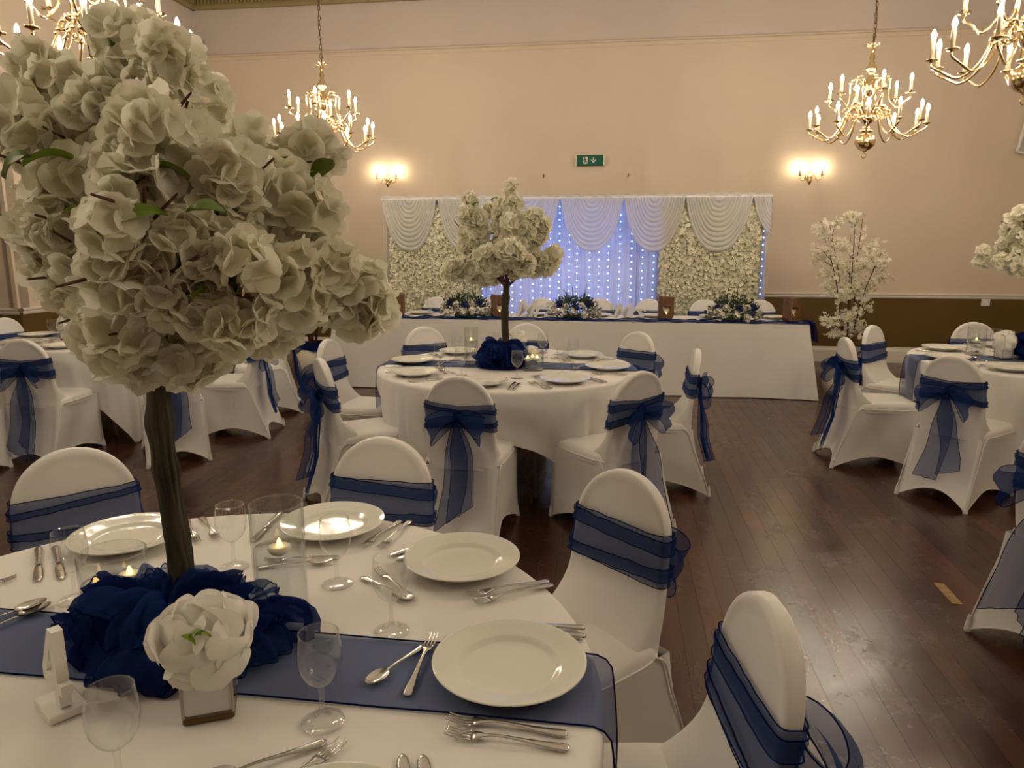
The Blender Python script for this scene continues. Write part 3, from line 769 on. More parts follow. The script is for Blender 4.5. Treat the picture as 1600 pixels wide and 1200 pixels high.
def strip_runner(name, pathfn, n, width_dir, wd, nw, label, cat='table runner', group='navy organza runners', mat='organza', wr=.002, seed=0):
    """organza strip: pathfn(t)-> centre; width_dir unit vector"""
    def fn(u, v):
        p = pathfn(u); w = (v - .5) * wd
        q = p + width_dir * w
        q.z += wr * (1 + nz(u * 14, v * 3 + seed, seed)) 
        return q
    t = thing(name, label, cat, (0, 0, 0), 0, group)
    MB().grid(fn, n, nw).obj('organza_strip', mat, t)
    for v in (0, 1): MB().tube([fn(k / n, v) + Vector((0, 0, .0008)) for k in range(n + 1)], .0018, 5).obj('hem', 'organza_hem', t)
    for u in (0, 1): MB().tube([fn(u, k / nw) for k in range(nw + 1)], .0018, 5).obj('end_hem', 'organza_hem', t)
    return t
UD = Vector((cos(A8), -sin(A8), 0)); VD = Vector((sin(A8), cos(A8), 0))
def table_runner(ct, shift, wd, hang, label, seed):
    half = sqrt(TR_ ** 2 - shift ** 2) + .012; tot = 2 * (half + hang)
    def path(t):
        s = (t - .5) * tot; base = Vector((ct.x, ct.y, 0)) + VD * shift
        if abs(s) < half - .03: return base + UD * s + Vector((0, 0, CZ + .002))
        e = abs(s) - (half - .03); q = min(e / .06, 1) * pi / 2; d = max(0, e - .06)
        return base + UD * sgn(s) * (half - .03 + .040 * sin(q) + .012 * sin(d * 9)) + Vector((0, 0, CZ + .002 - .038 * (1 - cos(q)) - d))
    # lets the width edges follow the round table edge a little
    return strip_runner('table_runner', path, 120, VD, wd, 10, label, seed=seed)
table_runner(NT, .075, .215, .36, 'navy organza runner across the near table under the nearest plate', 1)
table_runner(MT, .03, .24, .30, 'navy organza runner across the middle table', 2)
table_runner(RT, .03, .24, .34, 'navy organza runner hanging over the left side of the right table', 3)
table_runner(LT, .03, .24, .30, 'navy organza runner across the table behind the blossom tree', 4)

# ================================================================ TABLEWARE
PLATE = MB().lathe([(0, .004), (.060, .004), (.078, .003), (.082, .0), (.086, .003), (.10, .010), (.125, .017), (.142, .0225), (.145, .0245), (.1445, .0265), (.141, .0262), (.124, .021), (.101, .0160), (.096, .0148), (.089, .0095), (.083, .0078), (.06, .0070), (0, .0070)], 72).mesh('dinner_plate', 'porcelain')
BASE = MB().lathe([(0, .0), (.034, .0), (.0365, .0015), (.036, .003), (.024, .006), (.010, .010), (.0055, .018), (.0045, .030)], 40).mesh('glass_base', 'glass')
STEM = MB().lathe([(.0045, .030), (.0042, .045), (.0045, .055), (.006, .066)], 16).mesh('glass_stem', 'glass')
BOWL = MB().lathe([(0, .0685), (.006, .068), (.014, .073), (.026, .084), (.034, .100), (.0372, .118), (.0365, .138), (.0335, .158), (.0325, .165)], 48).tube([(.0322 * cos(2 * pi * k / 48), .0322 * sin(2 * pi * k / 48), .1652) for k in range(48)], .0012, 6, closed=True).mesh('glass_bowl', 'glass')
def bar(sections, thick=.0016):
    """sections: (y, half width, z) -> flattened bar"""
    mb = MB(); k = len(sections); vs_ = []
    for y, w, z in sections:
        vs_ += [(-w, y, z), (-w * .6, y, z + thick), (w * .6, y, z + thick), (w, y, z), (w * .6, y, z - thick * .7), (-w * .6, y, z - thick * .7)]
    fs_ = [(i * 6 + j, i * 6 + (j + 1) % 6, i * 6 + 6 + (j + 1) % 6, i * 6 + 6 + j) for i in range(k - 1) for j in range(6)]
    fs_ += [tuple(range(5, -1, -1)), tuple((k - 1) * 6 + j for j in range(6))]
    return mb.add(vs_, fs_)
HANDLE = [(-.105, .004, .003), (-.102, .0095, .003), (-.094, .0105, .0032), (-.07, .0085, .004), (-.03, .0048, .007), (.0, .0036, .009), (.022, .0034, .0085)]
def fork_mesh():
    mb = bar(HANDLE + [(.036, .006, .007), (.046, .0115, .005), (.056, .0125, .0038)])
    for k in range(4):
        x = (k - 1.5) * .0064
        q = bar([(.055, .0024, .0040), (.075, .0019, .0035), (.09, .0016, .006), (.099, .0008, .0088)], .0012); mb.add([(p[0] + x * (1 if True else 1), p[1], p[2]) for p in q.v], q.f)
    return mb.mesh('fork', 'steel')
def spoon_mesh():
    mb = bar(HANDLE + [(.036, .005, .007)])
    def bowl(u, v):
        a = 2 * pi * u; r = v
        y = .066 + .034 * r * cos(a); x = .0205 * r * sin(a) * (1 - .12 * cos(a))
        return (x, y, .0022 + .0075 * r ** 2.2)
    mb.grid(bowl, 28, 6, cu=True)
    mb.grid(lambda u, v: (lambda p: (p[0], p[1], p[2] + .0014))(bowl(u, v)), 28, 6, cu=True)
    return mb.mesh('spoon', 'steel')
def knife_mesh():
    mb = bar([(-.115, .004, .004), (-.112, .009, .004), (-.10, .0105, .0045), (-.07, .0085, .005), (-.03, .0065, .005), (-.004, .0062, .005), (.0, .0085, .005), (.004, .006, .004)], .0032)
    q = bar([(.003, .006, .003), (.02, .0085, .003), (.05, .0105, .003), (.085, .0108, .003), (.10, .009, .003), (.109, .005, .003), (.112, .001, .003)], .0009); mb.add(q.v, q.f)
    return mb.mesh('knife', 'steel')
FORK, SPOON, KNIFE = fork_mesh(), spoon_mesh(), knife_mesh()
GRP = {'near': 'near table', 'middle': 'middle table', 'right': 'right table', 'left': 'left table'}
def plate(x, y, lab, tb, z=CZ + .0045): tag(put(PLATE, 'dinner_plate', None, (x, y, z)), lab, 'plate', 'dinner plates on the ' + tb)
def wine(x, y, lab, tb, z=CZ + .001, sc=1):
    g = thing('wine_glass', lab, 'glass', (x, y, z), 0, 'wine glasses on the ' + tb)
    for m, n in ((BASE, 'glass_base'), (STEM, 'glass_stem'), (BOWL, 'glass_bowl')): put(m, n, g)
def cut(me, kind, x, y, dx, dy, lab, tb, sc=1, z=CZ + .0022):
    tag(put(me, kind, None, (x, y, z), (0, 0, face(dx, dy)), sc), lab, kind, kind + 's on the ' + tb)
def seat_set(ct, ang, phrase, tb, r=.655, glass=True, dess=True, rnd=random.Random(1)):
    a = ang; o = Vector((cos(a), sin(a))); t = Vector((-sin(a), cos(a))); c = Vector((ct.x, ct.y)) + o * r
    plate(c.x, c.y, 'white dinner plate ' + phrase, tb)
    for i, s_ in ((0, .170), (1, .200)):
        w = ('inner', 'outer')[i]; j = rnd.uniform(-.05, .05)
        p = c - t * s_ + o * rnd.uniform(-.01, .03); cut(FORK, 'fork', p.x, p.y, -o.x + j * t.x, -o.y + j * t.y, '%s dinner fork %s' % (w, phrase), tb)
        p = c + t * s_ + o * rnd.uniform(-.01, .03); cut(KNIFE, 'knife', p.x, p.y, -o.x + j * t.x, -o.y + j * t.y, '%s table knife %s' % (w, phrase), tb)
    if dess:
        p = c - o * .215; j = rnd.uniform(-.25, .25); cut(SPOON, 'spoon', p.x, p.y, -t.x + j * o.x, -t.y + j * o.y, 'dessert spoon above the plate ' + phrase, tb, .9)
        p = c - o * .185; cut(FORK, 'fork', p.x, p.y, t.x + j * o.x, t.y + j * o.y, 'dessert fork above the plate ' + phrase, tb, .9)
    if glass:
        p = c - o * .24 + t * .15; wine(p.x, p.y, 'clear wine glass ' + phrase, tb)
# near table, set place by place
tb = 'near table'
for x, y, l in ((-.005, 1.233, 'white dinner plate nearest the front on the blue runner'), (-.125, 1.69, 'white dinner plate at the near table left of the near right chair'),
                (-.505, 1.926, 'white dinner plate behind the tall water vase'), (-1.035, 1.835, 'white dinner plate behind the big tree trunk on the near table'),
                (-.245, .812, 'white dinner plate cut by the bottom edge of the photo')): plate(x, y, l, tb)
for x, y, l in ((-.318, 1.087, 'wine glass in front on the blue runner'), (-.25, 1.379, 'wine glass with cutlery behind it, left of the front plate'), (-.413, 1.589, 'wine glass right of the tall water vase'),
                (-.691, 1.679, 'wine glass between the tree trunk and the tall vase'), (-.986, 1.511, 'wine glass behind the low candle vase'), (-.578, .935, 'wine glass nearest to us at the bottom left')): wine(x, y, 'clear ' + l, tb)
def ends(me, kind, tip, han, lab, ln, sc=None):
    d = Vector((tip[0] - han[0], tip[1] - han[1])); m = Vector(((tip[0] + han[0]) / 2, (tip[1] + han[1]) / 2)); cut(me, kind, m.x, m.y, d.x, d.y, lab, tb, sc or 1)
ends(FORK, 'fork', (-.116, 1.093), (.092, 1.052), 'fork just in front of the nearest whole plate, upper of two', .2)
ends(FORK, 'fork', (-.105, 1.055), (.082, 1.020), 'fork in front of the nearest whole plate, lower of two', .2)
ends(KNIFE, 'knife', (-.072, 1.405), (.148, 1.383), 'table knife just behind the nearest whole plate, farther one', .2)
ends(KNIFE, 'knife', (-.07, 1.378), (.144, 1.352), 'table knife half under the rim behind the nearest whole plate', .2)
ends(SPOON, 'spoon', (-.262, 1.185), (-.178, 1.315), 'dessert spoon lying on the blue runner', .15, .80)
ends(FORK, 'fork', (-.161, 1.358), (-.187, 1.158), 'dessert fork upright on the blue runner beside the spoon', .2)
ends(FORK, 'fork', (-.105, 1.528), (.084, 1.598), 'dinner fork right of the second plate, farther of two', .2)
ends(FORK, 'fork', (-.087, 1.492), (.091, 1.578), 'dinner fork right of the second plate, nearer of two', .2)
ends(KNIFE, 'knife', (-.315, 1.742), (-.150, 1.893), 'table knife left of the second plate, outer one', .2)
ends(KNIFE, 'knife', (-.295, 1.715), (-.13, 1.866), 'table knife left of the second plate, inner one', .2)
ends(SPOON, 'spoon', (-.22, 1.495), (-.362, 1.622), 'dessert spoon seen through the wine glass by the second plate', .2, .9)
ends(FORK, 'fork', (-.335, 1.665), (-.225, 1.51), 'dessert fork seen through the wine glass by the second plate', .2, .92)
ends(FORK, 'fork', (-.398, 1.79), (-.326, 1.975), 'dinner fork right of the plate behind the tall vase, left one', .2)
ends(FORK, 'fork', (-.346, 1.79), (-.299, 1.965), 'dinner fork right of the plate behind the tall vase, right one', .2)
ends(KNIFE, 'knife', (-.70, 1.84), (-.69, 2.03), 'table knife left of the plate behind the tall vase', .2, .95)
ends(SPOON, 'spoon', (-.46, 1.705), (-.62, 1.675), 'dessert spoon left of the glass beside the tall vase', .2, .9)
ends(FORK, 'fork', (-.625, 1.71), (-.45, 1.735), 'dessert fork crossing behind the tall vase', .2, .9)
ends(KNIFE, 'knife', (-1.128, 1.600), (-1.245, 1.785), 'table knife at the left of the near table, left of the pair', .2)
ends(KNIFE, 'knife', (-1.079, 1.612), (-1.205, 1.79), 'table knife at the left of the near table, right of the pair', .2)
ends(FORK, 'fork', (-.842, 1.82), (-.945, 1.985), 'dinner fork just right of the big tree trunk, left one', .2)
ends(FORK, 'fork', (-.80, 1.845), (-.905, 2.0), 'dinner fork just right of the big tree trunk, right one', .2)
ends(SPOON, 'spoon', (-.985, 1.60), (-.80, 1.645), 'dessert spoon behind the low candle vase', .2, .9)
ends(FORK, 'fork', (-.79, 1.675), (-.955, 1.632), 'dessert fork behind the low candle vase', .2, .9)
ends(SPOON, 'spoon', (-1.035, 1.465), (-1.105, 1.335), 'dessert spoon on the runner at the left edge, nearer one', .2, .95)
ends(SPOON, 'spoon', (-1.055, 1.485), (-1.14, 1.36), 'dessert spoon on the runner at the left edge, farther one', .2, .95)
ends(FORK, 'fork', (-1.192, 1.612), (-1.35, 1.51), 'dinner fork tip at the left photo edge', .2)
ends(SPOON, 'spoon', (-.47, .93), (-.308, 1.030), 'cutlery handle at the bottom edge beside the fork tines', .2)
ends(FORK, 'fork', (-.272, 1.032), (-.385, .87), 'fork with tines pointing up at the bottom edge', .2)
ends(KNIFE, 'knife', (-.170, .992), (-.13, .80), 'knife tip at the bottom edge, left of two', .2)
ends(KNIFE, 'knife', (-.138, .990), (-.098, .80), 'knife tip at the bottom edge, right of two', .2)
# other tables
def ringset(ct, tb, seats):
    for a, ph in seats: seat_set(ct, radians(a), ph, tb, rnd=random.Random(int(a * 7)))
ringset(MT, 'middle table', [(258, 'at the middle table behind its bow chair'), (301, 'at the front right of the middle table'), (349, 'at the right end of the middle table'),
                             (36, 'at the back right of the middle table'), (83, 'behind the trunk on the middle table'), (123, 'at the back left of the middle table'), (168, 'at the left end of the middle table'), (211, 'at the front left of the middle table')])
ringset(RT, 'right table', [(218, 'at the right table behind its bow chair'), (176, 'at the left end of the right table'), (130, 'at the back left of the right table'), (80, 'at the back of the right table'), (262, 'at the right table by the photo edge')])
ringset(LT, 'left table', [(-47, 'at the left table nearest the big trunk'), (268, 'at the front of the left table'), (222, 'at the front left of the left table'), (178, 'at the far left of the left table'), (120, 'at the back left of the left table'), (-8, 'at the right end of the left table')])

# ================================================================ VASES, CANDLES, NUMBER
def vase(x, y, r, h, water, candles, lab, clab, tb, sc=1):
    v = thing('glass_vase', lab, 'vase', (x, y, CZ + .001), 0, 'cylinder vases on the ' + tb)
    MB().lathe([(0, 0), (r - .002, 0), (r, .003), (r, h - .001), (r - .0008, h), (r - .0025, h), (r - .003, h - .002), (r - .003, .012), (r - .006, .009), (0, .008)], 48).obj('glass_wall', 'glass_thick', v)
    MB().lathe([(0, .0095), (r - .006, .0105), (r - .0035, .014), (r - .0035, water - .002), (r - .0038, water), (0, water - .0005)], 40).obj('water', 'water', v)
    MB().tube([((r - .0015) * cos(2 * pi * k / 48), (r - .0015) * sin(2 * pi * k / 48), h - .0008) for k in range(48)], .0017, 6, closed=True).obj('rim', 'glass_thick', v)
    for i, (cx, cy) in enumerate(candles):
        c = thing('floating_candle', clab[i], 'candle', (x + cx, y + cy, CZ + .001 + water - .012), 0, 'floating candles on the ' + tb)
        MB().lathe([(0, 0), (.012, .001), (.021, .007), (.0245, .014), (.0235, .019), (.020, .021), (.012, .0195), (0, .019)], 24).obj('wax_body', 'candle_wax', c)
        MB().lathe([(0, .019), (.006, .019), (.0065, .024), (.0045, .031), (.001, .038), (0, .0385)], 10).obj('flame_tip', 'tealight', c)
vase(-.503, 1.462, .056, .25, .15, [(.006, -.012)], 'tall clear cylinder vase of water on the near table', ['white floating candle in the tall vase on the near table'], 'near table')
vase(-.872, 1.475, .069, .134, .066, [(-.024, -.026), (.024, .020)], 'low wide glass vase with two candles left of the tree trunk', ['front floating candle in the low vase by the tree trunk', 'rear floating candle in the low vase by the tree trunk'], 'near table')
vase(-.27, 4.74, .045, .25, .16, [(.0, -.01)], 'tall clear cylinder vase left of the trunk on the middle table', ['floating candle in the tall vase on the middle table'], 'middle table')
vase(.13, 4.55, .072, .12, .07, [(-.03, -.012), (.03, .004), (0, .035)], 'low glass vase right of the trunk on the middle table', ['left floating candle in the low vase on the middle table', 'right floating candle in the low vase on the middle table', 'rear floating candle in the low vase on the middle table'], 'middle table')
vase(3.35, 5.18, .06, .20, .10, [(0, 0)], 'glass vase behind the rose ball on the right table', ['floating candle in the vase on the right table'], 'right table')
vase(-3.12, 6.3, .05, .22, .12, [(0, 0)], 'glass vase on the left table behind the blossom', ['floating candle in the vase on the left table'], 'left table')
LEAF = MB().grid(lambda u, v: ((u - .5) * 2 * .022 * sin(pi * min(1, v * 1.02)) ** .7 * (1.15 - .5 * v), .075 * v, .010 * sin(pi * v) + .010 * abs(u - .5) * 2 - .012 * v * v), 4, 8).mesh('leaf', 'leaf_green')
PET = []
for sd in range(4):
    r = random.Random(sd + 60); ph = r.uniform(0, 6)
    def pet(u, v, ph=ph):
        w = .72 * sin(pi * (.12 + .72 * v)) ** .6; x = (u - .5) * 2 * w; v = v * (1 - .10 * (2 * u - 1) ** 2)
        return (x, v * .95, -.42 * v * v - .42 * x * x + .05 * sin(7 * u + ph) * v + .04 * sin(9 * v + ph) * (u - .5) + .16 * max(0, v - .7))
    PET.append(pet)
def petal_mesh(k, mat): return MB().grid(PET[k], 6, 6).mesh('petal', mat)
RP = [petal_mesh(k, 'petal_white') for k in range(4)]
def rose_ball(x, y, lab, tb, rz=0, R=.088, n=64, box=.082, seed=3):
    t = thing('rose_vase', lab, 'flower vase', (x, y, CZ + .001), rz, 'white flower vases on the ' + tb)
    b = box / 2
    MB().cbox((0, 0, .006), (box, box, .012), .003).obj('glass_base', 'chain_dark', t, False)
    mb = MB()
    for sx, sy, dx, dy in ((1, 0, .003, box), (-1, 0, .003, box), (0, 1, box, .003), (0, -1, box, .003)): mb.cbox((sx * (b - .0015), sy * (b - .0015), .012 + box * .5), (dx, dy, box), .001)
    mb2 = MB().cbox((0, 0, .012 + box * .48), (box - .008, box - .008, box * .94), .003); mb2.obj('lining', 'plastic_white', t, False)
    mb.obj('glass_sides', 'glass_thick', t, False)
    for sx in (-1, 1):
        for sy in (-1, 1): MB().cbox((sx * (b - .002), sy * (b - .002), .012 + box / 2), (.005, .005, box), .0015).obj('edge_strip', 'plastic_grey', t, False)
    r = random.Random(seed); c = Vector((0, 0, box + .043))
    MB().lathe([(0, -.045), (.03, -.035), (.045, 0), (.03, .035), (0, .045)], 14, c).obj('flower_core', 'petal_white', t)
    ga = pi * (3 - sqrt(5))
    for k in range(n):
        zz = 1 - 1.75 * (k + .5) / n; rr = sqrt(max(0, 1 - zz * zz)); a = k * ga
        d = Vector((rr * cos(a), rr * sin(a), zz)); 
        base = c + Vector((d.x, d.y, d.z * .85 - .28)) * R * r.uniform(.62, .86)
        up = (d * .25 + Vector((r.uniform(-.5, .5), r.uniform(-.5, .5), r.uniform(.5, 1.0)))).normalized()
        # petal long axis along 'up', facing outwards
        q = Matrix((up.cross(d).normalized(), up, up.cross(d).normalized().cross(up))).transposed() if up.cross(d).length > .05 else d.to_track_quat('Y', 'Z').to_matrix()
        put(RP[k % 4], 'petal', t, base, q.to_euler(), R * r.uniform(.48, .66))
    for k in range(4):
        a = r.uniform(0, 6); put(LEAF, 'leaf', t, c + Vector((cos(a) * R * .75, sin(a) * R * .75, R * .55)), (r.uniform(-.5, .5), 0, a), .35)
rose_ball(-.522, 1.125, 'white rose ball in a square mirrored vase on the near table', 'near table', .3)
rose_ball(.03, 5.02, 'white rose ball behind the trunk on the middle table', 'middle table', .2, n=26)
rose_ball(3.42, 4.98, 'white rose ball beside the navy nest on the right table', 'right table', .1, n=26)
rose_ball(-3.72, 6.02, 'white rose ball on the left table behind the blossom', 'left table', .1, n=26)
# the number
n4 = thing('table_number', 'white wooden table number four beside the navy organza', 'table number', (-.782, 1.126, CZ + .001), radians(-42))
MB().cbox((0, 0, .007), (.085, .06, .014), .002).obj('base_block', 'white_wood', n4, False)
out = [(.006, .014), (.026, .014), (.026, .036), (.040, .036), (.040, .052), (.026, .052), (.026, .128), (.006, .128), (-.044, .052), (-.044, .036), (.006, .036)]
hole = [(.006, .052), (.006, .100), (-.025, .052)]
vs_ = [(x, -.009, z) for x, z in out] + [(x, -.009, z) for x, z in hole] + [(x, .009, z) for x, z in out] + [(x, .009, z) for x, z in hole]
# front face split round the triangular opening (indices: outline 0-10, hole 11-13)
ff = [(0, 1, 2, 10), (2, 3, 4, 5), (10, 2, 5, 11), (11, 5, 6, 12), (12, 6, 7), (12, 7, 8, 13), (13, 8, 9), (13, 9, 10, 11)]
fs_ = [f for f in ff] + [tuple(14 + i for i in reversed(f)) for f in ff] + [(i, (i + 1) % 11, 14 + (i + 1) % 11, 14 + i) for i in range(11)] + [(11 + i, 25 + i, 25 + (i + 1) % 3, 11 + (i + 1) % 3) for i in range(3)]
MB().add(vs_, fs_).xf(Matrix.Diagonal((1.15, 1, 1.22, 1))).obj('digit_four', 'white_wood', n4, False)

# ================================================================ ORGANZA NESTS
def nest(x, y, rx, ry, h, lab, tb, seed, n=22):
    t = thing('organza_nest', lab, 'fabric', (x, y, CZ + .001), 0, 'navy organza nests')
    r = random.Random(seed)
    MB().grid(lambda u, v: ((.10 + .9 * v) * rx * .74 * cos(2 * pi * u), (.10 + .9 * v) * ry * .74 * sin(2 * pi * u), max(.002, h * .55 * (1 - v ** 1.6) + (.030 * nz(7 * v * cos(2 * pi * u) + seed, 7 * v * sin(2 * pi * u), seed) + .008 * sin(2 * pi * u * 23 + 9 * v)) * (1 - v))), 90, 16, cu=True).obj('fabric_heap', 'organza_dense', t)
    for k in range(n):
        a0 = r.uniform(0, 2 * pi); span = r.uniform(.8, 1.9); rm = r.uniform(.30, .86); rho = r.uniform(.026, .062) * (h / .11); ph = r.uniform(0, 9); z0 = h * .80 * (1 - rm ** 1.5); fq = r.uniform(22, 40); sk = r.uniform(-5, 5)
        def fn(u, v):
            a = a0 + span * (u - .5); e = sin(pi * u) ** .6
            c = pi * v * r1 - .30
            rr = rm + .13 * nz(u * 3 + ph, ph)
            crease = sin(u * fq + ph + sk * v) * .16 + sin(u * fq * 1.9 + 2 * ph - sk * v) * .08
            rad = rho * e * (1 + crease * (.3 + v) + .35 * nz(u * 6, v * 3, ph))
            return ((rr * rx - rad * cos(c) * 1.05) * cos(a), (rr * ry - rad * cos(c) * 1.05) * sin(a), max(.0015, z0 * e + rad * sin(c) * 1.05))
        r1 = r.uniform(.7, 1.25)
        o = MB().grid(fn, 64, 10).obj('ruffle', 'organza' if k % 2 else 'organza_dense', t)
        MB().tube([fn(i / 64, 1) for i in range(65)], .0013, 4).obj('ruffle_hem', 'organza_hem', o)
nest(-.69, 1.328, .255, .170, .115, 'crumpled navy organza round the foot of the large blossom tree', 'near table', 4, 46)
nest(-.06, 4.66, .21, .19, .15, 'crumpled navy organza round the trunk on the middle table', 'middle table', 9)
nest(RT.x, RT.y, .22, .20, .16, 'crumpled navy organza at the photo edge on the right table', 'right table', 12)
nest(LT.x, LT.y, .22, .20, .15, 'crumpled navy organza on the left table behind blossom', 'left table', 15)

# ================================================================ BLOSSOM TREES
def blossom_mesh(seed, mat='petal', n=17, fr=.50):
    r = random.Random(seed); mb = MB(); ga = pi * (3 - sqrt(5))
    for k in range(n):
        zz = .97 - 1.62 * (k + .5) / n; rr = sqrt(max(0, 1 - zz * zz)); a = k * ga + r.uniform(-.3, .3)
        d = Vector((rr * cos(a), rr * sin(a), zz)); c = d * r.uniform(.50, .72)
        nrm = (d + Vector((r.uniform(-.5, .5), r.uniform(-.5, .5), r.uniform(-.5, .5)))).normalized(); q = nrm.to_track_quat('Z', 'Y').to_matrix(); a0 = r.uniform(0, 6); R = fr * r.uniform(.85, 1.2)
        for j in range(5):
            b_ = a0 + j * 2 * pi / 5 + r.uniform(-.15, .15); cup = r.uniform(.15, .75); ph = r.uniform(0, 6)
            def fn(u, v):
                w = .66 * sin(pi * (.06 + .72 * v)) ** .75; x = (u - .5) * 2 * w; y = v * (1 - .16 * (2 * u - 1) ** 2)
                z = cup * y * y + .22 * x * x + .07 * sin(8 * u + ph) * v
                return c + q @ (Matrix.Rotation(b_, 3, 'Z') @ Vector((x, y, z))) * R
            mb.grid(fn, 3, 3)
    return mb.mesh('blossom', mat)
BLS = [blossom_mesh(k) for k in range(6)]
def tree(base, lean, ztop, tips, nb, lab, seed, size=.043, trunk_r=.0215, leaves=14, grp='blossom trees on tables'):
    r = random.Random(seed)
    t = thing('blossom_tree', lab, 'artificial tree', base, 0, grp); B = Vector(base)
    h = ztop - base[2]
    def cen(v): return Vector((lean[0] * v + .010 * sin(v * 5 + seed), lean[1] * v + .008 * sin(v * 4), h * v))
    def tr(u, v):
        a = 2 * pi * u; rad = trunk_r * (1.18 - .30 * v + .28 * exp(-v * 14)) + .006 * exp(-((v - .80) / .05) ** 2) + .004 * exp(-((v - .62) / .04) ** 2)
        rad *= 1 + .10 * nz(3 * cos(a), 3 * sin(a), v * 5 + seed) + .12 * nz(9 * cos(a) + seed, 9 * sin(a), v * 4) + .05 * sin(a * 11 + 5 * nz(v * 6, seed))
        c = cen(v); return (c.x + rad * cos(a), c.y + rad * sin(a), c.z)
    mb = MB().grid(tr, 56, 70, cu=True); mb.grid(lambda u, v: (lambda p, c: tuple(Vector(p).lerp(c, v)))(tr(u, 1), cen(1.0) + Vector((0, 0, .006))), 56, 2, cu=True)
    mb.obj('trunk', 'bark', t)
    paths = []
    for k, tp in enumerate(tips):
        tip = Vector(tp) - B; s0 = cen(r.uniform(.90, 1.0)); d = tip - s0
        mid = s0 + d * .45 + Vector((r.uniform(-.04, .04), r.uniform(-.04, .04), r.uniform(-.03, .03) + (.05 if tip.z < s0.z + .25 else -.02)))
        if tip.z < h - .02: mid.z = max(mid.z, h + .03)
        pts = bez([s0, mid, tip], 8); L = len(pts)
        br = MB().tube(pts, [.0085 * (1 - .65 * i / (L - 1)) for i in range(L)], 6)
        o = br.obj('branch', 'branch_red', t); paths.append(pts)
        for q in range(3):
            i = r.randint(6, L - 3); v = Vector((r.uniform(-1, 1), r.uniform(-1.6, .5), r.uniform(-.2, 1))).normalized()
            MB().tube([pts[i], pts[i] + v * size * .9 + Vector((0, 0, .008)), pts[i] + v * size * 2.1], [.0042, .0034, .0020], 5).obj('twig', 'branch_red', o)
    for k in range(nb):
        pts = paths[k % len(paths)]; f = r.random() ** .75; f = .42 + .58 * f
        i = f * (len(pts) - 1); a = pts[int(i)]; b = pts[min(len(pts) - 1, int(i) + 1)]; c = a.lerp(b, i - int(i))
        off = Vector((r.gauss(0, 1), r.gauss(0, 1), r.gauss(0, 1))).normalized() * size * r.uniform(.25, .95)
        put(BLS[r.randint(0, 5)], 'blossom', t, c + off, (off.normalized().to_track_quat('Z', 'Y').to_euler()), size * r.uniform(.85, 1.25))
    for k in range(leaves):
        pts = paths[r.randint(0, len(paths) - 1)]; c = pts[r.randint(9, len(pts) - 1)]
        put(LEAF, 'leaf', t, c + Vector((r.uniform(-1, 1), -r.uniform(.5, 1.3), r.uniform(-.3, 1.2))) * size, (r.uniform(-.6, .6), r.uniform(-.8, .8), r.uniform(0, 6)), r.uniform(.75, 1.05))
    return t
NTIPS = [(-0.619, 1.38, 1.919), (-0.714, 1.5, 1.91), (-0.695, 1.42, 1.935), (-0.856, 1.42, 1.863), (-0.875, 1.36, 1.769), (-0.948, 1.5, 1.834), (-0.789, 1.3, 1.702), (-0.838, 1.42, 1.61), (-0.826, 1.4, 1.508), (-0.721, 1.28, 1.467), (-0.816, 1.5, 1.407), (-0.532, 1.28, 1.357), (-0.668, 1.5, 1.354), (-0.257, 1.36, 1.468), (-0.338, 1.42, 1.434), (-0.453, 1.55, 1.402), (-0.344, 1.42, 1.705), (-0.407, 1.46, 1.75), (-0.426, 1.5, 1.614), (-0.352, 1.3, 1.517), (-0.563, 1.62, 1.759), (-0.68, 1.62, 1.831), (-0.448, 1.25, 1.666), (-0.551, 1.12, 1.635), (-0.478, 1.12, 1.531), (-0.898, 1.66, 1.785), (-0.491, 1.24, 1.603), (-0.896, 1.6, 1.618), (-0.426, 1.18, 1.469), (-0.562, 1.2, 1.777), (-0.61, 1.15, 1.541), (-0.858, 1.66, 1.479), (-0.652, 1.4, 1.736), (-0.467, 1.45, 1.538)]
MTIPS = [(-0.02, 4.69, 1.925), (-0.285, 4.6, 1.804), (-0.373, 4.8, 1.694), (-0.402, 4.6, 1.393), (-0.291, 4.75, 1.368), (0.277, 4.68, 1.459), (0.185, 4.75, 1.664), (0.151, 4.6, 1.746), (-0.155, 4.45, 1.475), (0.098, 4.5, 1.416), (-0.234, 4.9, 1.614), (0.0, 4.55, 1.686), (-0.128, 4.95, 1.782), (0.0, 4.35, 1.533), (-0.173, 4.95, 1.339), (0.129, 4.95, 1.488), (-0.061, 4.75, 1.832)]
tree((-.692, 1.385, CZ + .001), (.004, .012), 1.315, NTIPS, 300, 'large cream blossom tree standing on the near table', 1, .058, leaves=40)
tree((-.035, 4.69, CZ + .001), (-.004, 0), 1.31, MTIPS, 190, 'cream blossom tree standing on the middle table', 2, .052, leaves=12)
def shifted(tips, src, dst, ang):
    out = []
    for p in tips:
        v = Vector(p) - Vector((src[0], src[1], 0)); R = Matrix.Rotation(ang, 3, 'Z'); v = R @ v; out.append((v.x + dst[0], v.y + dst[1], v.z))
    return out
tree((RT.x, RT.y, CZ + .001), (0, 0), 1.31, shifted(NTIPS, (-.69, 1.39), (RT.x, RT.y), 2.6), 220, 'cream blossom tree cut by the right edge of the photo', 3, .052, leaves=8)
tree((LT.x, LT.y, CZ + .001), (0, 0), 1.31, shifted(NTIPS, (-.69, 1.39), (LT.x, LT.y), 1.2), 160, 'cream blossom tree on the left table hidden behind the large tree', 5, .052, leaves=6)
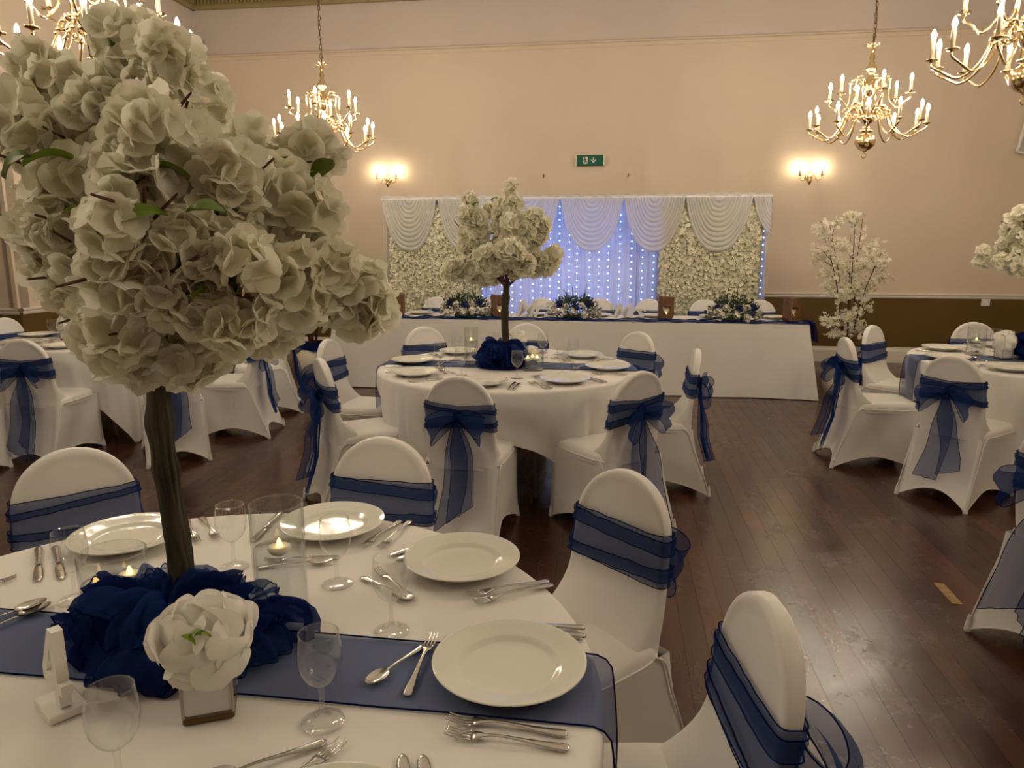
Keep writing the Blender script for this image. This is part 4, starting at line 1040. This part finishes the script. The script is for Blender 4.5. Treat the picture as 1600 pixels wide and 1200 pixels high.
def potted(x, y, zt, rad, lab, seed, nfl=1900, zb=.42):
    r = random.Random(seed); t = thing('potted_blossom_tree', lab, 'artificial tree', (x, y, 0), 0, 'standing blossom trees in white pots')
    MB().lathe([(0, 0), (.12, 0), (.17, .02), (.205, .09), (.215, .17), (.20, .25), (.165, .31), (.15, .325), (.14, .32), (.14, .30), (0, .30)], 36).obj('pot', 'pot_white', t)
    MB().lathe([(0, .31), (.135, .305), (.14, .30)], 24).obj('soil', 'soil', t)
    for k in range(7):
        a0 = r.uniform(0, 6); ph = r.uniform(0, 9)
        fn = lambda u, v: ((.05 + .12 * v + .03 * sin(9 * u + ph)) * cos(a0 + 2.4 * u), (.05 + .12 * v + .03 * sin(9 * u + ph)) * sin(a0 + 2.4 * u), .335 + .07 * sin(pi * v) + .03 * nz(u * 4, v * 4, ph))
        MB().grid(fn, 20, 8).obj('organza_wrap', 'organza_dense', t)
    mb = MB(); stems = []
    for k in range(6):
        a = k * pi / 3 + r.uniform(-.3, .3); rr = rad * r.uniform(.25, .95) if k else .05; top = zt - r.uniform(.0, .5) * (k > 0)
        pts = bez([(.03 * cos(a), .03 * sin(a), .30), (.06 * cos(a), .06 * sin(a), .62), (rr * .5 * cos(a), rr * .5 * sin(a), (top + .7) / 2), (rr * cos(a), rr * sin(a), top)], 8)
        L = len(pts); MB().tube(pts, [.011 * (1 - .75 * i / (L - 1)) for i in range(L)], 6).obj('stem', 'branch_red', t); stems.append(pts)
        for q in range(7):
            i = r.randint(6, L - 2); v = Vector((cos(a) + r.uniform(-1.2, 1.2), sin(a) + r.uniform(-1.2, 1.2), r.uniform(.1, 1.0))).normalized() * r.uniform(.12, .26)
            e = pts[i] + v; hr = sqrt(e.x ** 2 + e.y ** 2)
            if hr > rad: e.x *= rad / hr; e.y *= rad / hr
            p2 = [pts[i], pts[i].lerp(e, .5) + Vector((0, 0, .02)), e]; MB().tube(p2, [.0045, .0035, .002], 5).obj('branch', 'branch_red', t); stems.append(bez(p2, 6))
    fm, lm = MB(), MB()
    for k in range(nfl):
        pts = stems[r.randint(0, len(stems) - 1)]; i = r.randint(len(pts) // 3, len(pts) - 1); c = pts[i] + Vector((r.gauss(0, .028), r.gauss(0, .028), r.gauss(0, .028)))
        if c.z < .62: continue
        d = Vector((r.gauss(0, 1), r.gauss(0, 1) - .3, r.gauss(0, 1))).normalized(); q = d.to_track_quat('Z', 'Y').to_matrix(); rad_ = r.uniform(.018, .029); a0 = r.uniform(0, 6)
        vs_ = [c]; fs_ = []
        for j in range(5):
            a = a0 + j * 2 * pi / 5
            for da, rr, hh in ((-.52, .78, .006), (0, 1.05, .012), (.52, .78, .006)): vs_.append(c + q @ Vector((rad_ * rr * cos(a + da), rad_ * rr * sin(a + da), hh)))
            fs_.append((0, 1 + 3 * j, 2 + 3 * j, 3 + 3 * j))
        fm.add(vs_, fs_)
        if k % 6 == 0:
            v = q @ Vector((.03, 0, .01)); w = q @ Vector((0, .009, 0)); lm.add([c, c + v * .5 + w, c + v, c + v * .5 - w], [(0, 1, 2, 3)])
    o = fm.obj('blossom_clusters', 'petal_small', t, False); o['kind'] = 'stuff'
    o = lm.obj('small_leaves', 'leaf_green', t, False); o['kind'] = 'stuff'
potted(3.42, 7.32, 1.84, .42, 'standing blossom tree in a round white pot right of the top table', 21)
potted(-2.36, 8.5, 1.99, .42, 'standing blossom tree left of the top table behind the big tree', 22)

# ================================================================ TOP TABLE
OF, OB = 2.58, 1.82; TU0, TUS, TU1 = -1.60, 1.49, 3.34; TTZ = .757
for i, (a, b, lab, lc) in enumerate(((TU0, TUS, 'long trestle table under the left top table cloth', 'white floor-length cloth on the left part of the top table'), (TUS, TU1, 'trestle table under the right top table cloth', 'white floor-length cloth on the right part of the top table'))):
    t = thing('trestle_table', lab, 'table', W((a + b) / 2, (OF + OB) / 2), ROT, 'top table trestles'); w = b - a
    MB().cbox((0, 0, TTZ - .022), (w - .03, OF - OB - .03, .03), .004).obj('tabletop', 'table_dark', t, False)
    for sx in (-1, 1):
        for sy in (-1, 1): MB().tube([(sx * (w / 2 - .15), sy * .28, 0), (sx * (w / 2 - .15), sy * .28, TTZ - .03)], .016, 8).obj('leg', 'plastic_grey', t)
    def cloth(u, v, a=a, b=b, i=i):
        # perimeter u, profile v (centre of the top -> hem)
        w, d = (b - a) / 2, (OF - OB) / 2; P4 = [(-w, -d), (w, -d), (w, d), (-w, d)]
        k = int(u * 4) % 4; t = u * 4 - int(u * 4); x = P4[k][0] + (P4[(k + 1) % 4][0] - P4[k][0]) * t; y = P4[k][1] + (P4[(k + 1) % 4][1] - P4[k][1]) * t
        cx, cy = (a + b) / 2, (OF + OB) / 2
        joint = (i == 0 and x > w - .02) or (i == 1 and x < -w + .02)
        if v <= .35:
            s = v / .35; return W(cx + x * s, cy - y * s, TTZ)
        q = (v - .35) / .65; fl = .07 * q * (0 if joint else 1); wave = .014 * q * (sin(x * 9 + i) + nz(x * 3, y * 3, i)) if abs(y) > d - .01 else .018 * q * sin(y * 17)
        nx = sgn(x) * (1 if abs(x) > w - .001 else 0); ny = sgn(y) * (1 if abs(y) > d - .001 else 0)
        cornr = .05 * q if nx and ny and not joint else 0
        return W(cx + x + nx * (fl + wave + cornr), cy - y - ny * (.02 * q + wave + cornr) - (0), TTZ - .004 * (1 if q > 0 else 0) - (TTZ - .012) * q ** 1.0)
    c = MB().grid(cloth, 160, 20, cu=True).obj('tablecloth', 'cloth_white', smooth='auto'); tag(c, lc, 'tablecloth', 'top table cloths')
# gathered runner along the front
def ttr(u, v):
    s = TU0 + .05 + (TU1 - TU0 + .02) * u
    return W(s, 2.36 + .215 * v + .02 * nz(s * 2.5, 3) + .01 * sin(s * 23), TTZ + .004 + max(0, .022 * nz(s * 6, v * 2.2, 4) + .016 * abs(sin(s * 17 + 4 * v)) * sin(pi * v) + .010 * abs(sin(s * 9))))
t = thing('top_table_runner', 'gathered navy organza along the front of the top table', 'table runner', (0, 0, 0), 0)
MB().grid(ttr, 300, 10).obj('gathered_strip', 'organza_dense', t)
for v in (0, 1): MB().tube([ttr(k / 300, v) for k in range(301)], .002, 4).obj('hem', 'organza_hem', t)
def tte(u, v): return W(TU1 + .03 + .05 * sin(pi * v * .5) + .02 * sin(u * 9), 2.36 + .215 * u, TTZ + .012 - .17 * v * v - .03 * v * u)
MB().grid(tte, 10, 10).obj('hanging_end', 'organza_dense', t)
# chairs behind
for i, (u, lab) in enumerate(((-.774, 'white covered chair behind the left flowers of the top table, by the flower wall'), (-.084, 'white covered chair behind the top table left of the middle tree trunk'), (.552, 'white covered chair behind the white script word on the top table'),
                 (1.252, 'white covered chair behind the centre flowers of the top table'), (1.832, 'white covered chair left of the pierced heart holder behind the top table'), (2.475, 'white covered chair half behind the right flowers of the top table'), (3.12, 'white covered chair at the right end behind the top table'), (-1.40, 'white covered chair at the left end behind the top table'))):
    p = W(u, 1.22); d = W(u, 2.22) - p; chair(p.x, p.y, d.x, d.y, lab, 'chairs behind the top table', i, False)
    q = W(u, 2.02); pl = 'at the ' + ['second', 'third', 'fourth', 'fifth', 'sixth', 'seventh', 'last', 'first'][i] + ' place from the left on the top table'
    plate(q.x, q.y, 'white dinner plate ' + pl, 'top table')
    q = W(u + .17, 2.24); wine(q.x, q.y, 'clear wine glass ' + pl, 'top table')
# flower arrangements
RSM = [blossom_mesh(40, 'rose_white', 9, .6), blossom_mesh(41, 'rose_white', 9, .6)]; RBM = blossom_mesh(42, 'rose_blue', 9, .6)
def arrangement(u, lab, seed):
    t = thing('flower_arrangement', lab, 'flower arrangement', W(u, 2.34, TTZ + .002), ROT, 'foliage arrangements on the top table'); r = random.Random(seed)
    MB().lathe([(0, 0), (.12, 0), (.13, .03), (.10, .06), (0, .06)], 20).obj('tray', 'foliage_dark', t)
    mb = MB()
    for k in range(620):
        th = r.uniform(0, 2 * pi); cz = r.random() ** .8; rr = sqrt(1 - cz * cz * .9); sh = r.uniform(.72, 1.08)
        p = Vector((.265 * rr * cos(th) * sh, .19 * rr * sin(th) * sh, .02 + .215 * cz * sh))
        d = (p - Vector((0, 0, .03))).normalized() + Vector((r.uniform(-.7, .7), r.uniform(-.7, .7), r.uniform(-.4, .7))); d.normalize(); s = d.cross(Vector((r.uniform(-1, 1), r.uniform(-1, 1), 1))).normalized(); l = r.uniform(.03, .055)
        mb.add([p, p + d * l * .5 + s * l * .24, p + d * l, p + d * l * .5 - s * l * .24], [(0, 1, 2, 3)])
    o = mb.obj('foliage', 'foliage_dark', t, False); o['kind'] = 'stuff'
    for q in range(3):
        x = r.uniform(-.1, .1); MB().tube(bez([(x, 0, .15), (x + .01, 0, .25), (x + .03 * (q - 1), 0, .31 + .03 * q)], 4), .0035, 5).obj('sprig', 'foliage_dark', t)
    for k in range(13):
        a = pi + (k % 7 + .5) / 7 * pi + r.uniform(-.12, .12); cz = (.16 if k < 7 else .55) + r.uniform(-.06, .16); rr = sqrt(1 - cz * cz)
        p = Vector((.262 * rr * cos(a), .19 * rr * sin(a), .03 + .205 * cz)); blue = k in (8, 10, 12)
        put(RBM if blue else RSM[k % 2], 'rose', t, p, (p.normalized().to_track_quat('Z', 'Y').to_euler()), r.uniform(.030, .040))
arrangement(-.179, 'green foliage and white roses at the left of the top table', 1)
arrangement(1.005, 'green foliage and white roses at the centre of the top table', 2)
arrangement(2.647, 'green foliage and white roses at the right of the top table', 3)
# pierced heart log holders
def heart(k, n=28):
    a = 2 * pi * k / n; return (16 * sin(a) ** 3 / 17, (13 * cos(a) - 5 * cos(2 * a) - 2 * cos(3 * a) - cos(4 * a)) / 17)
def holder(u, lab, rz, off=2.36):
    t = thing('log_candle_holder', lab, 'candle holder', W(u, off, TTZ + .002), ROT + rz, 'wooden heart candle holders'); n = 28; w, h, d = .078, .245, .05
    def ring(k, s, y):
        x, z = heart(k % n); hx, hz = x * .042, .115 + z * .062
        a = atan2(z, x + 1e-9); c_, s_ = cos(a), sin(a); m = max(abs(c_) / w, abs(s_) / (h / 2)); ox, oz = c_ / m, .1225 + s_ / m
        return (hx + (ox - hx) * s, y(ox if s > .5 else hx), hz + (oz - hz) * s)
    bow = lambda x: -d + .03 * (x / w) ** 2
    mb = MB().grid(lambda a, b: ring(round(a * n), b, bow), n, 1, cu=True)
    mb.grid(lambda a, b: ring(round(a * n), 0, (lambda x: bow(x) + .05 * b)), n, 1, cu=True)
    mb.grid(lambda a, b: ring(round(a * n), 1, (lambda x: bow(x) * (1 - b) + d * b)), n, 1, cu=True)
    mb.add([(-w, d, 0), (w, d, 0), (w, d, h), (-w, d, h)], [(0, 1, 2, 3)])
    mb.obj('log_body', 'wood_log', t, 'auto')
    MB().box((0, .0, .11), (.12, .006, .16)).obj('inner_panel', 'heart_white', t, False)
    MB().tube(bez([(-w * .6, 0, h), (-w * 1.15, -.02, h + .012), (-w * 1.3, -.03, h - .03), (-w * 1.02, -.03, h - .06)], 5), .005, 5).obj('twine', 'wood_log', t)
    MB().lathe([(0, 0), (.018, 0), (.018, .02), (0, .02)], 14, (0, -.018, .052)).obj('tealight_cup', 'candle_wax', t)
    MB().lathe([(0, .02), (.005, .022), (.004, .03), (0, .037)], 8, (0, -.018, .052)).obj('flame_tip', 'tealight', t)
holder(-.936, 'wooden log holder at the left of the top table behind a blossom branch', .5)
holder(.192, 'wooden log holder behind the middle tree trunk on the top table', .4)
holder(1.956, 'wooden log holder with a white heart opening at right centre of the top table', .1)
holder(3.22, 'wooden log holder at the right end of the top table', .35)
# white script words
def word(txt, u, lab, size):
    cu = bpy.data.curves.new('word', 'FONT'); cu.body = txt; cu.size = size; cu.shear = .35; cu.extrude = .009; cu.offset = .004; cu.space_character = .88; cu.align_x = 'CENTER'
    tmp = bpy.data.objects.new('tmp_word', cu); COL.objects.link(tmp)
    me = bpy.data.meshes.new_from_object(tmp.evaluated_get(bpy.context.evaluated_depsgraph_get())); bpy.data.objects.remove(tmp)
    me.materials.clear(); me.materials.append(MATS['white_wood'])
    t = thing('word_sign', lab, 'sign', W(u, 2.40, TTZ + .014), ROT, 'white word signs on the top table')
    put(me, 'lettering', t, (0, 0, .006), (pi / 2, 0, 0)); MB().cbox((0, 0, .004), (size * .62 * len(txt), .03, .010), .002).obj('plinth', 'white_wood', t, False)
word('Mr', .51, 'white standing word Mr right of the middle tree trunk', .27)
word('&', .735, 'white standing ampersand left of the centre flowers', .20)
word('Mrs', 1.56, 'white standing word Mrs right of the centre flowers', .23)
